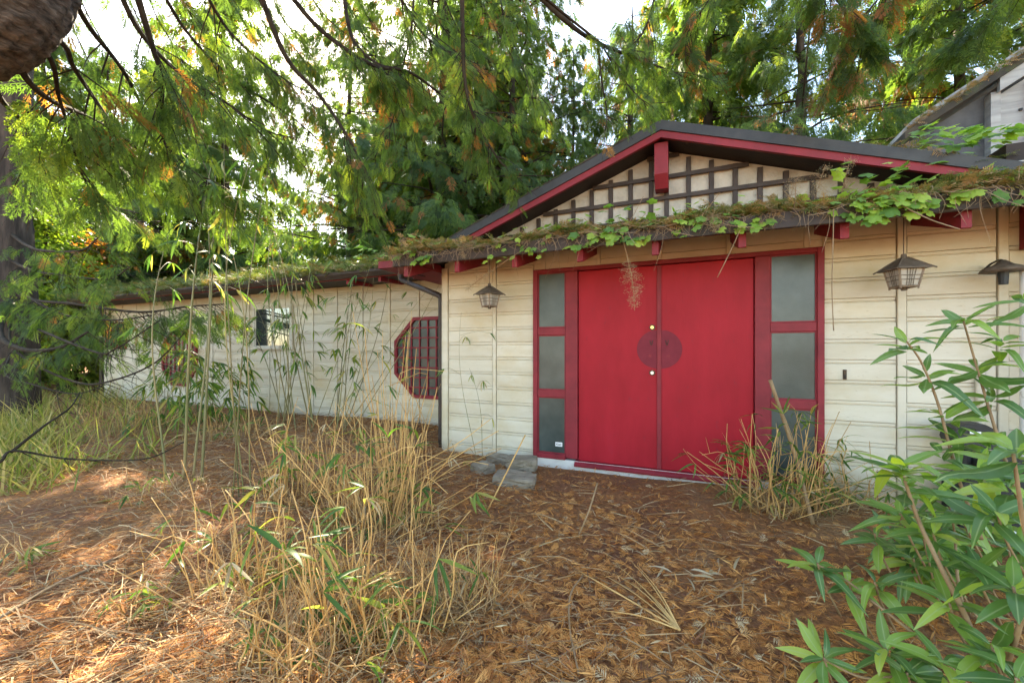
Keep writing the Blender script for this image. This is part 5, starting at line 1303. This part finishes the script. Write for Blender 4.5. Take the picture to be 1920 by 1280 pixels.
# seed panicles
def panicle(label, pts, n, size, rr, r=0.0025, m1='stem', t0=0.4):
    path = catmull(pts, 6); mb = MB(); mb.tube(path, [r * (1 - 0.5 * i / len(path)) for i in range(len(path))], 5)
    t = thing('seed_panicle', path[0], label, 'seed head', 'seed heads growing from the eave')
    P = []
    for k in range(n):
        u = t0 + (1 - t0) * rr.random(); i = min(len(path) - 2, int(u * (len(path) - 1)))
        L = size * (0.35 + 0.65 * math.sin(math.pi * min(1, (u - t0) / (1 - t0) * 0.9 + 0.1))) * rr.uniform(0.5, 1)
        d = Vector((rr.gauss(0, 1), rr.gauss(0, .6), rr.gauss(-0.1, .7))).normalized()
        q = path[i] + d * L
        mb.tube([path[i], path[i] + d * L * 0.6 + UP * 0.004, q], [0.0011, 0.0008, 0.0005], 3, False)
        for j in range(7): P.append(q + Vector((rr.gauss(0, .010), rr.gauss(0, .010), rr.gauss(0, .010))) - d * rr.uniform(0, L * 0.35))
    mb.build('stalk', M[m1], t)
    m_ = len(P); r2 = np.random.default_rng(n)
    V_, F_, A_ = stamp(KITE, np.array([tuple(q) for q in P]), r2.normal(0, 1, (m_, 3)), r2.normal(0, 1, (m_, 3)), np.full(m_, 0.0075), r2.random(m_))
    o = link('seeds', np_mesh('seeds', V_, F_, M['seed'], A_), t); o['kind'] = 'stuff'
rr = random.Random(33)
panicle('dry seed panicle hanging in front of the left door leaf', [aty(1165, 435, EY - 0.07), aty(1178, 490, EY - 0.09), aty(1186, 530, EY - 0.09), aty(1190, 582, EY - 0.08)], 130, 0.11, rr, 0.004, t0=0.35)
panicle('pale seed stalk arching left over the left lantern', [aty(985, 465, EY - 0.06), aty(940, 495, EY - 0.1), aty(905, 520, EY - 0.12), aty(872, 545, EY - 0.12)], 46, 0.12, rr, 0.003, t0=0.5)
for k, (px, py, lab) in enumerate(((1480, 330, 'airy seed head standing on the eave left of the sunlit vines'), (1530, 325, 'feathery seed head standing beside the lattice end'), (1580, 318, 'taller seed head leaning right in front of the dark soffit'), (1335, 425, 'seed clump drooping over the eave above the right door leaf'), (1700, 410, 'seed clump drooping beside the right lantern rod'), (875, 465, 'seed clump at the left end of the entrance eave'))):
    if k < 3: panicle(lab, [roof_pt(aty(px, py, EY).x, 0.0, 0.1), roof_pt(aty(px, py, EY).x + 0.03, 0.12, 0.1), roof_pt(aty(px, py, EY).x + 0.08, 0.26 + 0.05 * k, 0.1)], 60, 0.10, rr, 0.002)
    else: panicle(lab, [roof_pt(aty(px, py, EY).x, 0.03, 0.0), roof_pt(aty(px, py, EY).x, 0.03, -0.08), roof_pt(aty(px, py, EY).x + 0.02, -0.10, -0.10)], 70, 0.09, rr, 0.002, t0=0.2)
